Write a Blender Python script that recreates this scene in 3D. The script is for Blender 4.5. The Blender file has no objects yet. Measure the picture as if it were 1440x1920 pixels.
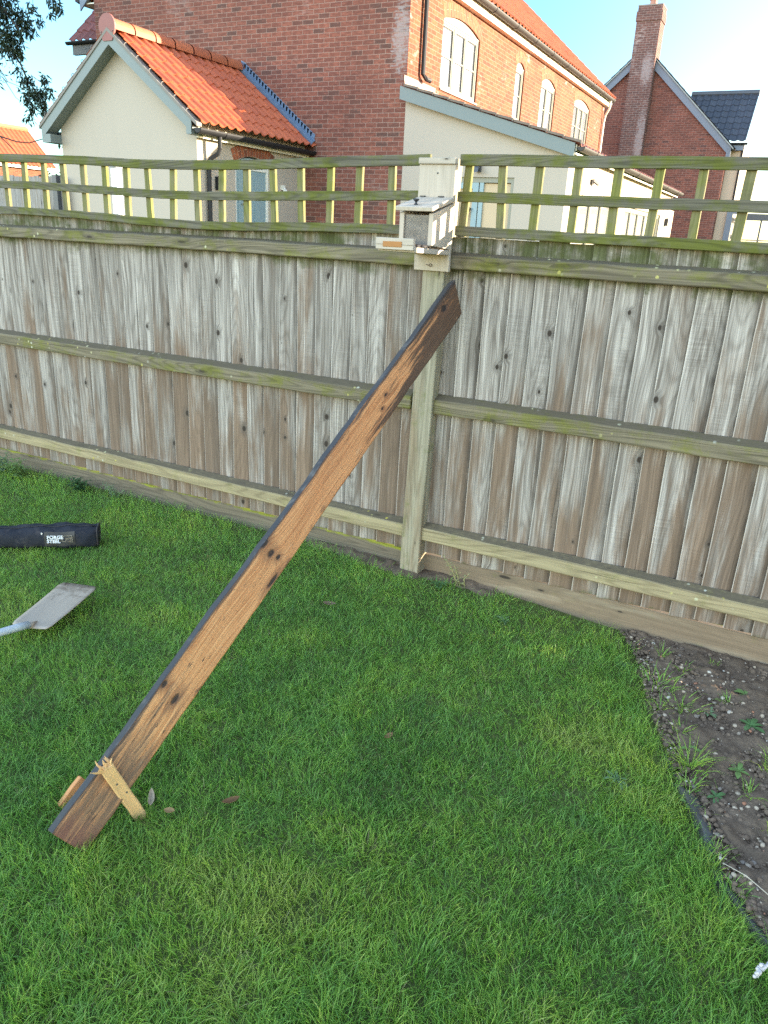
import bpy, bmesh, math, random
import numpy as np
from mathutils import Vector, Matrix

random.seed(7)
rng = np.random.default_rng(11)
R = math.radians
SC = bpy.context.scene

# ------------------------------------------------------------------ camera
cd = bpy.data.cameras.new('camera'); cam = bpy.data.objects.new('camera', cd)
SC.collection.objects.link(cam); SC.camera = cam
cd.sensor_fit = 'HORIZONTAL'; cd.sensor_width = 36.0; cd.lens = 1428.5 / 1440 * 36
cd.clip_start = 0.05; cd.clip_end = 3000
CAM = Vector((0, 0, 1.64))
RX, RY, RZ = Vector((.88059863, .47135052, .04873)), Vector((.2025, -.28134753, -.937996)), Vector((-.42841451, .83586617, -.34320367))
cam.matrix_world = Matrix(((RX.x, -RY.x, -RZ.x, CAM.x), (RX.y, -RY.y, -RZ.y, CAM.y), (RX.z, -RY.z, -RZ.z, CAM.z), (0, 0, 0, 1)))
# ------------------------------------------------------------------ sky, sun, exposure
SUN_AZ, SUN_EL = 33.0, 10.5          # azimuth measured from +X towards +Y
world = bpy.data.worlds.new('World'); SC.world = world; world.use_nodes = True
wt = world.node_tree; wt.nodes.clear()
sky = wt.nodes.new('ShaderNodeTexSky'); sky.sky_type = 'NISHITA'; sky.sun_disc = False
sky.sun_elevation = R(SUN_EL); sky.sun_rotation = R(90 - SUN_AZ)
sky.altitude = 0; sky.air_density = 1.0; sky.dust_density = 0.4; sky.ozone_density = 2.0
bg = wt.nodes.new('ShaderNodeBackground'); bg.inputs['Strength'].default_value = 0.15
wo = wt.nodes.new('ShaderNodeOutputWorld')
# added sky tint by direction: boosted to fill the shade, cut beyond the fence
tcw = wt.nodes.new('ShaderNodeTexCoord'); dotn = wt.nodes.new('ShaderNodeVectorMath'); dotn.operation = 'DOT_PRODUCT'; dotn.inputs[1].default_value = (-.85, .53, .0)
wt.links.new(tcw.outputs['Generated'], dotn.inputs[0])
mr = wt.nodes.new('ShaderNodeMapRange'); mr.interpolation_type = 'SMOOTHSTEP'; mr.inputs[1].default_value = .36; mr.inputs[2].default_value = .80
wt.links.new(dotn.outputs['Value'], mr.inputs[0])
tint = wt.nodes.new('ShaderNodeMix'); tint.data_type = 'RGBA'; tint.inputs[6].default_value = (1.62, 1.30, 1.10, 1); tint.inputs[7].default_value = (.31, .42, .455, 1)
wt.links.new(mr.outputs[0], tint.inputs[0])
mul = wt.nodes.new('ShaderNodeMix'); mul.data_type = 'RGBA'; mul.blend_type = 'MULTIPLY'; mul.inputs[0].default_value = 1.0
wt.links.new(sky.outputs[0], mul.inputs[6]); wt.links.new(tint.outputs[2], mul.inputs[7])
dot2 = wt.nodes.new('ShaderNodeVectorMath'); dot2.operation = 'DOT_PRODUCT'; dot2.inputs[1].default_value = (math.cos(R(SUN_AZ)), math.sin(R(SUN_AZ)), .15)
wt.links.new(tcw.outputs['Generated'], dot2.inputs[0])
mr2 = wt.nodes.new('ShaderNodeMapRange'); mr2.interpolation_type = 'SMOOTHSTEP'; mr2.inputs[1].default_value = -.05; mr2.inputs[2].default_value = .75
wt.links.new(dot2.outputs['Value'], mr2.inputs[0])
dim = wt.nodes.new('ShaderNodeMix'); dim.data_type = 'RGBA'; dim.inputs[6].default_value = (1.25, 1.25, 1.25, 1); dim.inputs[7].default_value = (.36, .42, .48, 1)  # added gain: sky dimmed on the sun side, lifted opposite to fill shade
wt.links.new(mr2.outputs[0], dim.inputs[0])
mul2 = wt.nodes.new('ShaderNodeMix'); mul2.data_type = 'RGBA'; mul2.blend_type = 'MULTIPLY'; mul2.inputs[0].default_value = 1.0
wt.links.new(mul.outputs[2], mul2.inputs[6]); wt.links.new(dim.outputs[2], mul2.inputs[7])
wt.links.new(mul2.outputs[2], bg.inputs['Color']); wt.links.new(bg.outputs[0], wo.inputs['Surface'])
sl = bpy.data.lights.new('sun', 'SUN'); sun = bpy.data.objects.new('sun', sl); SC.collection.objects.link(sun)
sl.energy = 3.2; sl.angle = R(0.5); sl.color = (1.0, 0.86, 0.66)
SDIR = Vector((math.cos(R(SUN_EL)) * math.cos(R(SUN_AZ)), math.cos(R(SUN_EL)) * math.sin(R(SUN_AZ)), math.sin(R(SUN_EL))))
sun.rotation_euler = SDIR.to_track_quat('Z', 'Y').to_euler(); sun.location = (20, 12, 12)
vs = SC.view_settings
vs.view_transform = 'Standard'; vs.look = 'None'; vs.gamma = 1; vs.use_curve_mapping = False
vs.exposure = 2.85
SC.render.film_transparent = False
SC.cycles.max_bounces = 6; SC.cycles.diffuse_bounces = 3; SC.cycles.glossy_bounces = 3
SC.cycles.transparent_max_bounces = 6; SC.cycles.transmission_bounces = 3
SC.cycles.caustics_reflective = False; SC.cycles.caustics_refractive = False
SC.cycles.use_denoising = False; SC.cycles.use_adaptive_sampling = False

# ------------------------------------------------------------------ helpers: scene objects
def link(o):
    SC.collection.objects.link(o); return o
def tag(o, label=None, cat=None, group=None, kind=None):
    if label: o['label'] = label
    if cat: o['category'] = cat
    if group: o['group'] = group
    if kind: o['kind'] = kind
    return o
def thing(name, label, cat, loc=(0, 0, 0), group=None):
    o = bpy.data.objects.new(name, None); link(o); o.location = loc; o.empty_display_size = .1
    return tag(o, label, cat, group)

class MB:
    """collects faces with grain-aligned UVs (u across, v along, in metres) and a per-piece random value"""
    def __init__(s): s.v = []; s.f = []; s.uv = []; s.r = []; s.m = []; s.e = []
    def poly(s, pts, uvs, rnd=0., mi=0, e=None):
        b = len(s.v); s.v.extend([tuple(p) for p in pts]); s.f.append(tuple(range(b, b + len(pts))))
        s.uv.extend(uvs); s.r.extend([rnd] * len(pts)); s.m.append(mi); s.e.extend(e or [.5] * len(pts))
    def grid(s, rows, uvr, rnd=0., mi=0, closed=False):
        """rows: list of lists of points"""
        for i in range(len(rows) - 1):
            n = len(rows[i])
            for j in range(n if closed else n - 1):
                k = (j + 1) % n
                s.poly([rows[i][j], rows[i][k], rows[i + 1][k], rows[i + 1][j]],
                       [uvr[i][j], uvr[i][j + 1], uvr[i + 1][j + 1], uvr[i + 1][j]], rnd, mi)
    def bar(s, p0, p1, w, t, n=1, jit=0., rnd=None, mi=0, facemi=None, endmi=None, bow=None, skew=(0, 0), prof=None):
        """bar from p0 to p1; w,t half vectors across. prof: cross-section as (a,b) multiples of w,t (ccw)"""
        p0, p1, w, t = Vector(p0), Vector(p1), Vector(w), Vector(t)
        if rnd is None: rnd = random.random()
        prof = prof or [(-1, -1), (1, -1), (1, 1), (-1, 1)]
        ax = p1 - p0; L = ax.length; ax = ax / L
        rows = []; uvr = []; per = [0.]
        q = [w * a + t * b for a, b in prof]
        for i in range(len(q)): per.append(per[-1] + (q[(i + 1) % len(q)] - q[i]).length)
        o = random.random() * 3
        for i in range(n + 1):
            f = i / n; row = []
            c = p0 + (p1 - p0) * f + (Vector(bow(f)) if bow else Vector())
            jw = random.gauss(0, jit); jt = random.gauss(0, jit)
            for k, (a, b) in enumerate(prof):
                d = c + w * a + t * b + w.normalized() * (jw + random.gauss(0, jit * .5)) + t.normalized() * (jt + random.gauss(0, jit * .5))
                if i in (0, n): d += ax * (skew[0] * a + skew[1] * b) * (1 if i == n else 0)
                row.append(d)
            rows.append(row)
            uvr.append([(x + o, f * L) for x in per])
        K = len(prof)
        for i in range(n):
            for j in range(K):
                k = (j + 1) % K
                s.poly([rows[i][j], rows[i][k], rows[i + 1][k], rows[i + 1][j]],
                       [uvr[i][j], uvr[i][j + 1], uvr[i + 1][j + 1], uvr[i + 1][j]], rnd, facemi[j] if facemi else mi)
        e = mi if endmi is None else endmi
        s.poly(rows[0][::-1], [(a * w.length + 7, b * t.length * 3) for a, b in prof][::-1], rnd, e)
        s.poly(rows[n], [(a * w.length + 9, b * t.length * 3) for a, b in prof], rnd, e)
    def box(s, lo, hi, mi=0, rnd=None, grain=None):
        lo, hi = Vector(lo), Vector(hi); d = hi - lo
        g = grain if grain is not None else max(range(3), key=lambda i: d[i])
        a, b = [(1, 2), (2, 0), (0, 1)][g]
        c = (lo + hi) / 2; e = [Vector((1, 0, 0)), Vector((0, 1, 0)), Vector((0, 0, 1))]
        s.bar(c - e[g] * d[g] / 2, c + e[g] * d[g] / 2, e[a] * d[a] / 2, e[b] * d[b] / 2, rnd=rnd, mi=mi)
    def tube(s, pts, rad, n=8, mi=0, caps=True, rnd=0.):
        pts = [Vector(p) for p in pts]; rads = rad if isinstance(rad, (list, tuple)) else [rad] * len(pts)
        rows = []; uvr = []; L = 0; up = None
        for i, p in enumerate(pts):
            d = (pts[min(i + 1, len(pts) - 1)] - pts[max(i - 1, 0)]).normalized()
            if up is None: up = d.orthogonal().normalized()
            up = (up - d * up.dot(d)).normalized(); sd = d.cross(up)
            rows.append([p + (up * math.cos(6.2832 * k / n) + sd * math.sin(6.2832 * k / n)) * rads[i] for k in range(n)])
            if i: L += (p - pts[i - 1]).length
            uvr.append([(6.2832 * rads[i] * k / n, L) for k in range(n + 1)])
        s.grid(rows, uvr, rnd, mi, closed=True)
        if caps:
            s.poly(rows[0][::-1], [(0, 0)] * n, rnd, mi); s.poly(rows[-1], [(0, 0)] * n, rnd, mi)
    def build(s, name, mats, parent=None, smooth=False, bevel=0., recalc=True):
        me = bpy.data.meshes.new(name); me.from_pydata(s.v, [], s.f)
        ul = me.uv_layers.new(name='UVMap'); ul.data.foreach_set('uv', np.array(s.uv, dtype=np.float32).ravel())
        at = me.attributes.new('rnd', 'FLOAT', 'CORNER'); at.data.foreach_set('value', np.array(s.r, dtype=np.float32))
        if any(x != .5 for x in s.e): ae = me.attributes.new('across', 'FLOAT', 'CORNER'); ae.data.foreach_set('value', np.array(s.e, dtype=np.float32))
        for m in (mats if isinstance(mats, (list, tuple)) else [mats]): me.materials.append(m)
        me.polygons.foreach_set('material_index', s.m)
        bm = bmesh.new(); bm.from_mesh(me); bmesh.ops.remove_doubles(bm, verts=bm.verts, dist=1e-5)
        if recalc: bmesh.ops.recalc_face_normals(bm, faces=bm.faces)
        bm.to_mesh(me); bm.free()
        if smooth: me.shade_smooth()
        o = bpy.data.objects.new(name, me); link(o)
        if parent is not None:
            o.parent = parent; o.location = -parent.location if parent.type == 'EMPTY' else (0, 0, 0)
        if bevel:
            b = o.modifiers.new('bevel', 'BEVEL'); b.width = bevel; b.segments = 1; b.limit_method = 'ANGLE'; b.angle_limit = R(40)
        return o

# ------------------------------------------------------------------ helpers: materials
class NT:
    def __init__(s, name):
        s.m = bpy.data.materials.new(name); s.m.use_nodes = True; s.t = s.m.node_tree; s.t.nodes.clear()
        s.out = s.n('ShaderNodeOutputMaterial'); s.b = s.n('ShaderNodeBsdfPrincipled'); s.t.links.new(s.b.outputs[0], s.out.inputs[0])
    def n(s, ty, **kw):
        x = s.t.nodes.new(ty)
        for k, v in kw.items(): setattr(x, k, v)
        return x
    def put(s, sock, val):
        if isinstance(val, bpy.types.NodeSocket): s.t.links.new(val, sock)
        elif val is not None:
            if isinstance(val, (tuple, list)) and len(val) == 3 and sock.type == 'RGBA': val = (*val, 1)
            sock.default_value = val
    def math(s, op, a, b=None, c=None, clamp=False):
        x = s.n('ShaderNodeMath', operation=op, use_clamp=clamp); s.put(x.inputs[0], a)
        if b is not None: s.put(x.inputs[1], b)
        if c is not None: s.put(x.inputs[2], c)
        return x.outputs[0]
    def mix(s, f, a, b, blend='MIX'):
        x = s.n('ShaderNodeMix', data_type='RGBA', blend_type=blend); s.put(x.inputs[0], f); s.put(x.inputs[6], a); s.put(x.inputs[7], b); return x.outputs[2]
    def comb(s, x, y, z=0.):
        c = s.n('ShaderNodeCombineXYZ'); s.put(c.inputs[0], x); s.put(c.inputs[1], y); s.put(c.inputs[2], z); return c.outputs[0]
    def sep(s, v):
        c = s.n('ShaderNodeSeparateXYZ'); s.put(c.inputs[0], v); return c.outputs
    def noise(s, vec, scale=1., detail=3., rough=.55, dim='3D', dist=0., col=False):
        x = s.n('ShaderNodeTexNoise', noise_dimensions=dim); s.put(x.inputs['Vector'], vec); s.put(x.inputs['Scale'], scale)
        x.inputs['Detail'].default_value = detail; x.inputs['Roughness'].default_value = rough; x.inputs['Distortion'].default_value = dist
        return x.outputs['Color' if col else 'Fac']
    def ramp(s, f, a, b, lo=0., hi=1.):
        x = s.n('ShaderNodeMapRange', interpolation_type='SMOOTHSTEP'); s.put(x.inputs[0], f); x.inputs[1].default_value = a; x.inputs[2].default_value = b
        x.inputs[3].default_value = lo; x.inputs[4].default_value = hi; return x.outputs[0]
    def uv(s): return s.n('ShaderNodeTexCoord').outputs['UV']
    def pos(s): return s.n('ShaderNodeNewGeometry').outputs['Position']
    def nor(s): return s.n('ShaderNodeNewGeometry').outputs['True Normal']
    def rnd(s): return s.n('ShaderNodeAttribute', attribute_name='rnd').outputs['Fac']
    def bump(s, h, strength=.4, dist=.003):
        x = s.n('ShaderNodeBump'); x.inputs['Strength'].default_value = strength; x.inputs['Distance'].default_value = dist
        s.put(x.inputs['Height'], h); s.t.links.new(x.outputs[0], s.b.inputs['Normal'])
    def done(s, col=None, rough=.6, spec=.3, metal=0.):
        s.put(s.b.inputs['Base Color'], col); s.put(s.b.inputs['Roughness'], rough); s.b.inputs['Specular IOR Level'].default_value = spec
        s.b.inputs['Metallic'].default_value = metal; return s.m

def plain(name, col, rough=.5, spec=.4, metal=0., var=.12, scale=9.):
    t = NT(name); f = t.noise(t.pos(), scale, 4)
    c = t.mix(f, tuple(x * (1 - var) for x in col), tuple(min(1, x * (1 + var)) for x in col))
    return t.done(c, rough, spec, metal)

def wood(name, lights, darks, contrast=.5, algae=None, knots=.5, top_dirt=False, brown=None, rough=.75, bumpy=.5, lichen=False, kscale=(9., 2.4), catw=.12, edges=False):
    """weathered timber: stretched grain, flat-sawn contours, knots; algae=(noise threshold lo, hi, zones)"""
    t = NT(name); u, v, _ = t.sep(t.uv()); r = t.rnd()
    U = t.math('ADD', u, t.math('MULTIPLY', r, 37.)); V = t.math('ADD', v, t.math('MULTIPLY', r, 91.))
    # knots
    kv = t.comb(t.math('MULTIPLY', U, kscale[0]), t.math('MULTIPLY', V, kscale[1]))
    vo = t.n('ShaderNodeTexVoronoi', voronoi_dimensions='2D', feature='F1'); t.put(vo.inputs['Vector'], kv); vo.inputs['Scale'].default_value = 1.
    kd = vo.outputs['Distance']; kr = t.sep(vo.outputs['Color'])[0]
    size = t.math('MULTIPLY', t.ramp(kr, 1 - knots, 1.), .085)
    kcore = t.math('SUBTRACT', 1., t.ramp(t.math('DIVIDE', kd, t.math('ADD', size, 1e-4)), .6, 1.1))
    kring = t.math('SUBTRACT', 1., t.ramp(t.math('DIVIDE', kd, t.math('ADD', size, 1e-4)), 1.0, 3.2))
    # grain, pushed aside round the knots
    push = t.math('MULTIPLY', kring, .012)
    U2 = t.math('ADD', t.math('ADD', U, push), t.math('MULTIPLY', t.noise(t.comb(t.math('MULTIPLY', U, 5.), t.math('MULTIPLY', V, 1.3)), 1., 2.), .035))
    fine = t.noise(t.comb(t.math('MULTIPLY', U2, 240.), t.math('MULTIPLY', V, 2.4)), 1., 4., .65)
    mid = t.noise(t.comb(t.math('MULTIPLY', U2, 60.), t.math('MULTIPLY', V, 1.6)), 1., 3., .6)
    cat = t.noise(t.comb(t.math('MULTIPLY', U2, 7.), t.math('MULTIPLY', V, .55)), 1., 1.)
    cat = t.math('FRACT', t.math('MULTIPLY', cat, 26.)); cat = t.math('PINGPONG', cat, .5)
    cat = t.ramp(cat, .0, .28)
    g = t.math('ADD', t.math('MULTIPLY', fine, .45), t.math('ADD', t.math('MULTIPLY', mid, .45), t.math('MULTIPLY', cat, catw)))
    saw = t.noise(t.comb(t.math('MULTIPLY', U, 9.), t.math('MULTIPLY', V, 210.)), 1., 2.); sawz = t.ramp(t.noise(t.comb(t.math('MULTIPLY', U, 6.), t.math('MULTIPLY', V, 2.), 4.), 1., 2.), .48, .62)
    g = t.math('ADD', g, t.math('MULTIPLY', t.math('MULTIPLY', t.math('SUBTRACT', saw, .5), sawz), .14))
    g = t.ramp(g, .5 - .5 * contrast + .05, .5 + .5 * contrast + .05)
    col = t.mix(g, darks, lights)
    if brown:
        bz = t.noise(t.comb(t.math('MULTIPLY', U, 15.), t.math('MULTIPLY', V, 1.7), t.math('MULTIPLY', r, 5.)), 1., 4., .6)
        bz = t.math('ADD', bz, t.math('MULTIPLY', t.math('SUBTRACT', t.math('FRACT', t.math('MULTIPLY', r, 7.3)), .5), .16))
        z = t.sep(t.pos())[2]
        bz = t.math('ADD', bz, t.math('MULTIPLY', t.ramp(z, 1.45, .25), .21))
        col = t.mix(t.ramp(bz, .53, .76, 0., .92), col, t.mix(g, tuple(x * .5 for x in brown), brown))
        tone = t.math('FRACT', t.math('MULTIPLY', r, 13.7)); col = t.mix(t.math('MULTIPLY', tone, .28), col, tuple(x * .55 for x in darks))
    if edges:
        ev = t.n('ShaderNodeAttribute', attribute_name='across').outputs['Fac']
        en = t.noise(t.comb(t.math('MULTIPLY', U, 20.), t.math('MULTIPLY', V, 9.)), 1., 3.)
        col = t.mix(t.math('MULTIPLY', t.ramp(ev, .62, .93), t.ramp(en, .25, .7, .45, .9)), col, tuple(x * .3 for x in darks))  # edge dirt plus painted shade where the next board overlaps
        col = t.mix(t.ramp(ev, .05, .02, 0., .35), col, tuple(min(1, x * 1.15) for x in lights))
    # long cracks and water streaks
    crack = t.noise(t.comb(t.math('MULTIPLY', U2, 95.), t.math('MULTIPLY', V, 1.0)), 1., 2.)
    col = t.mix(t.ramp(crack, .70, .76, 0., .7), col, tuple(x * .25 for x in darks))
    streak = t.noise(t.comb(t.math('MULTIPLY', U, 26.), t.math('MULTIPLY', V, .7)), 1., 3.)
    col = t.mix(t.ramp(streak, .52, .75, 0., .35), col, tuple(x * .6 for x in darks))
    col = t.mix(t.math('MULTIPLY', kring, .45), col, tuple(x * .55 for x in darks))
    col = t.mix(kcore, col, (.045, .034, .026))
    if algae:
        z = t.sep(t.pos())[2]
        am = t.noise(t.pos(), 7., 5., .7)
        am = t.math('ADD', t.math('MULTIPLY', am, .75), t.math('MULTIPLY', t.noise(t.comb(t.math('MULTIPLY', U, 50.), t.math('MULTIPLY', V, 3.)), 1., 3.), .25))
        lo, hi, amt, zones, gcol = algae
        zs = None
        for (z0, z1) in zones:
            q = t.ramp(z, z0, z1); zs = q if zs is None else t.math('MAXIMUM', zs, q)
        if zs is not None: am = t.math('ADD', am, t.math('MULTIPLY', t.math('SUBTRACT', zs, 1.), .45))
        col = t.mix(t.ramp(am, lo, hi, 0., amt), col, t.mix(g, tuple(x * .5 for x in gcol), gcol))
    if top_dirt:
        nz = t.sep(t.nor())[2]; nn = t.noise(t.pos(), 40., 4., .7)
        col = t.mix(t.math('MULTIPLY', t.ramp(nz, .4, .8), t.ramp(nn, .25, .6, .55, .95)), col, t.mix(nn, (.04, .032, .02), (.16, .13, .088)))
    if lichen:
        lv = t.n('ShaderNodeTexVoronoi', feature='F1'); t.put(lv.inputs['Vector'], t.pos()); lv.inputs['Scale'].default_value = 26.
        ln = t.noise(t.pos(), 3.2, 3.)
        lm = t.math('MULTIPLY', t.ramp(t.math('ADD', lv.outputs['Distance'], t.math('MULTIPLY', t.noise(t.pos(), 120., 2.), .2)), .33, .22), t.ramp(ln, .52, .62))
        col = t.mix(t.math('MULTIPLY', lm, .85), col, t.mix(t.sep(lv.outputs['Color'])[0], (.5, .5, .42), (.42, .36, .05)))
    h = t.math('ADD', g, t.math('MULTIPLY', t.ramp(crack, .66, .76), -1.5))
    t.bump(h, bumpy, .0022)
    return t.done(col, rough, .22)

def brick(name, a, b, c, mortar, white=0., patches=()):
    t = NT(name); uv = t.uv()
    br = t.n('ShaderNodeTexBrick', offset=.5, offset_frequency=2, squash=1.); wob = t.noise(uv, 30., 2., col=True)
    vm = t.n('ShaderNodeVectorMath', operation='MULTIPLY_ADD'); t.put(vm.inputs[0], wob); vm.inputs[1].default_value = (.006, .005, 0); t.put(vm.inputs[2], uv)
    t.put(br.inputs['Vector'], vm.outputs[0])
    for k, v in dict(Scale=1., **{'Mortar Size': .0055, 'Mortar Smooth': .25, 'Bias': 0., 'Brick Width': .225, 'Row Height': .075}).items(): br.inputs[k].default_value = v
    br.inputs['Color1'].default_value = (0, 0, 0, 1); br.inputs['Color2'].default_value = (1, 1, 1, 1); br.inputs['Mortar'].default_value = (.5, .5, .5, 1)
    f = t.sep(br.outputs['Color'])[0]; mo = br.outputs['Fac']
    n1 = t.noise(uv, 18., 5., .7); n2 = t.noise(uv, 1.1, 4.); n3 = t.noise(uv, 90., 3.)
    col = t.mix(t.ramp(f, .1, .75), a, b); col = t.mix(t.ramp(f, .8, .97), col, c)
    col = t.mix(t.ramp(n1, .3, .75, 0., .5), col, tuple(x * .62 for x in a))
    col = t.mix(t.ramp(n2, .45, .7, 0., .45), col, tuple(x * .75 for x in b))
    col = t.mix(t.ramp(n3, .55, .8, 0., .4), col, tuple(min(1, x * 1.5) for x in a))
    if white:
        wn = t.math('ADD', t.math('MULTIPLY', t.noise(uv, .75, 3.), .62), t.math('MULTIPLY', t.noise(t.comb(t.math('MULTIPLY', t.sep(uv)[0], 5.), t.math('MULTIPLY', t.sep(uv)[1], 13.)), 1., 3.), .38))
        col = t.mix(t.ramp(wn, .56, .70, 0., white), col, (.52, .45, .42))
    ub, vb, _ = t.sep(uv); n4 = t.noise(t.comb(t.math('MULTIPLY', ub, 9.), t.math('MULTIPLY', vb, 27.)), 1., 2.)
    col = t.mix(t.ramp(n4, .42, .62, 0., .45), col, tuple(x * .6 for x in b)); col = t.mix(t.ramp(n4, .42, .28, 0., .4), col, tuple(min(1, x * 1.35) for x in a))
    for (cu, cv, ru, rv) in patches:
        e = t.math('ADD', t.math('POWER', t.math('DIVIDE', t.math('SUBTRACT', ub, cu), ru), 2.), t.math('POWER', t.math('DIVIDE', t.math('SUBTRACT', vb, cv), rv), 2.))
        e = t.math('SUBTRACT', t.math('ADD', t.math('MULTIPLY', n4, .9), t.math('MULTIPLY', n1, .5)), t.math('MULTIPLY', e, .42)); col = t.mix(t.ramp(e, .44, .70, 0., .6), col, (.40, .35, .34))
    mo2 = t.math('MULTIPLY', mo, t.ramp(n2, .2, .75, 1., .55))
    col = t.mix(mo2, col, t.mix(n1, tuple(x * .7 for x in mortar), mortar))
    t.bump(t.math('ADD', t.math('SUBTRACT', 1., mo), t.math('MULTIPLY', n3, .5)), .7, .006)
    return t.done(col, .85, .15)

def render_wall(name, col):
    t = NT(name); p = t.pos(); n = t.noise(p, 140., 4., .7); n2 = t.noise(p, .8, 4.)
    st = t.noise(t.comb(t.math('MULTIPLY', t.math('ADD', t.sep(p)[0], t.sep(p)[1]), 6.), t.math('MULTIPLY', t.sep(p)[2], .6)), 1., 3.)
    c = t.mix(n2, tuple(x * .93 for x in col), col); c = t.mix(t.ramp(st, .5, .8, 0., .14), c, tuple(x * .72 for x in col))
    t.bump(n, .5, .002); return t.done(c, .9, .12)

def tile(name, a, b, dirt=.3, rough=.55):
    t = NT(name); p = t.pos(); r = t.rnd(); n = t.noise(p, 9., 5., .65); n2 = t.noise(p, 70., 3.)
    c = t.mix(r, a, b); c = t.mix(t.ramp(n, .45, .75, 0., dirt), c, tuple(x * .5 for x in b)); c = t.mix(t.ramp(n2, .5, .8, 0., .25), c, tuple(min(1, x * 1.3) for x in a))
    t.bump(n2, .3, .002); return t.done(c, rough, .3)

M = {}
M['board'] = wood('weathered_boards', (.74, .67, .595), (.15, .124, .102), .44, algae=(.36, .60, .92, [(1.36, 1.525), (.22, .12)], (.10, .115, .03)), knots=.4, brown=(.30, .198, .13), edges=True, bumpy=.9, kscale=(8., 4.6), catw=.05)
M['rail'] = wood('mossy_rail', (.26, .215, .14), (.08, .066, .042), .55, algae=(.45, .64, .78, [], (.19, .19, .028)), knots=.4, top_dirt=True, lichen=True)
M['rail_low'] = wood('rail_low', (.42, .345, .2), (.18, .14, .08), .6, algae=(.5, .72, .6, [], (.2, .2, .05)), knots=.5, top_dirt=True, lichen=True)
M['trellis'] = wood('green_trellis', (.19, .17, .12), (.058, .052, .036), .5, algae=(.40, .60, .9, [], (.135, .145, .018)), knots=.3, top_dirt=False)
M['batten'] = wood('green_batten', (.25, .225, .11), (.10, .092, .045), .6, algae=(.4, .62, .7, [], (.2, .21, .03)), knots=.25)
M['post'] = wood('fence_post', (.46, .41, .3), (.2, .175, .12), .6, algae=(.52, .7, .8, [], (.17, .19, .05)), knots=.5, brown=(.33, .25, .16))
M['gravel_board'] = wood('gravel_board', (.46, .37, .26), (.23, .18, .125), .6, algae=(.58, .75, .7, [], (.22, .22, .05)), knots=.5, brown=(.3, .215, .14), catw=.05)
M['moss_cap'] = wood('gravel_board_moss', (.22, .18, .125), (.085, .068, .048), .6, algae=(.38, .55, .95, [(.105, .145)], (.30, .31, .03)), knots=.6)
M['pine'] = wood('pale_pine', (.53, .455, .37), (.38, .315, .245), .8, knots=.15, rough=.6, bumpy=.25)
M['pine_new'] = wood('fresh_pine', (.80, .52, .25), (.66, .38, .15), .8, knots=.1, rough=.6, bumpy=.3)
M['oldwood'] = wood('neighbour_boards', (.42, .39, .36), (.2, .18, .16), .6, knots=.4, brown=(.3, .24, .18))
M['brick'] = brick('red_brick', (.275, .105, .073), (.19, .077, .058), (.10, .065, .055), (.42, .285, .228), white=.3, patches=((-6.8, 4.75, .26, .8),))
M['brick_lit'] = brick('sunlit_brick', (.29, .098, .05), (.20, .066, .038), (.12, .05, .035), (.36, .25, .18), white=.85)  # copy of the house brick, warmer sunlit tone put into its colour
M['brick_corner'] = brick('corner_brick', (.22, .075, .055), (.15, .055, .045), (.09, .05, .05), (.36, .26, .22), white=.75)
M['brick_far'] = brick('far_brick', (.26, .10, .072), (.175, .073, .056), (.10, .06, .055), (.42, .28, .23), white=.2)
M['brick_chimney'] = brick('chimney_brick', (.195, .10, .082), (.14, .075, .064), (.13, .08, .072), (.44, .37, .33), white=.7, patches=((-6.5, 5.2, .25, 1.6), (-6.6, 7.6, .3, .8)))
M['soldier'] = brick('arch_brick', (.36, .12, .06), (.24, .08, .05), (.16, .06, .04), (.4, .3, .22))
M['cream'] = render_wall('cream_render', (.45, .39, .32))
M['beige'] = render_wall('beige_render', (.56, .45, .34))
M['tile'] = tile('orange_pantile', (.47, .12, .05), (.40, .098, .045), .38)
M['tile_old'] = tile('brown_pantile', (.26, .09, .07), (.2, .07, .055))
M['slate'] = tile('slate_tile', (.045, .05, .062), (.06, .065, .078), .2, .45)
M['ridge'] = tile('ridge_tile', (.45, .15, .075), (.36, .11, .06))
M['capdisc'] = plain('ridge_end_cap', (.27, .10, .085), .6)
M['mortar'] = plain('roof_mortar', (.24, .215, .19), .9, .1)
M['fascia'] = plain('grey_green_fascia', (.175, .205, .20), .5, .35, var=.06)
M['fascia_blue'] = plain('blue_grey_fascia', (.16, .19, .235), .5, .35, var=.06)
M['white_pvc'] = plain('cream_fascia', (.72, .68, .56), .4, .4, var=.03)
M['gutter'] = plain('black_gutter', (.018, .018, .02), .55, .3)
M['gutter_grey'] = plain('brown_grey_gutter', (.05, .044, .04), .55, .35)
M['lead'] = plain('lead_flashing', (.13, .19, .28), .5, .4, .2, var=.3)
M['frame'] = plain('window_frame', (.24, .235, .185), .45, .4, var=.04)
M['frame_white'] = plain('door_frame_white', (.75, .73, .66), .45, .4, var=.04)
M['door'] = plain('duck_egg_door', (.25, .345, .37), .45, .4, var=.05)
M['dark'] = plain('black_fitting', (.02, .02, .022), .45, .5)
M['darkgrey'] = plain('dark_grey_frame', (.06, .065, .075), .45, .5)
M['tan'] = plain('tan_blind', (.52, .40, .26), .7, .3, var=.06)
def glass(name, refl, back):
    t = NT(name); t.done(back, .6, .5)
    g = t.n('ShaderNodeBsdfGlossy'); g.inputs['Roughness'].default_value = .03; g.inputs['Color'].default_value = (.95, .97, 1, 1)
    mx = t.n('ShaderNodeMixShader'); mx.inputs[0].default_value = refl
    t.t.links.new(t.b.outputs[0], mx.inputs[1]); t.t.links.new(g.outputs[0], mx.inputs[2]); t.t.links.new(mx.outputs[0], t.out.inputs[0]); return t.m
M['glass'] = glass('window_glass', .55, (.17, .185, .2))
M['glass_low'] = glass('patio_glass', .4, (.2, .195, .15))
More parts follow.
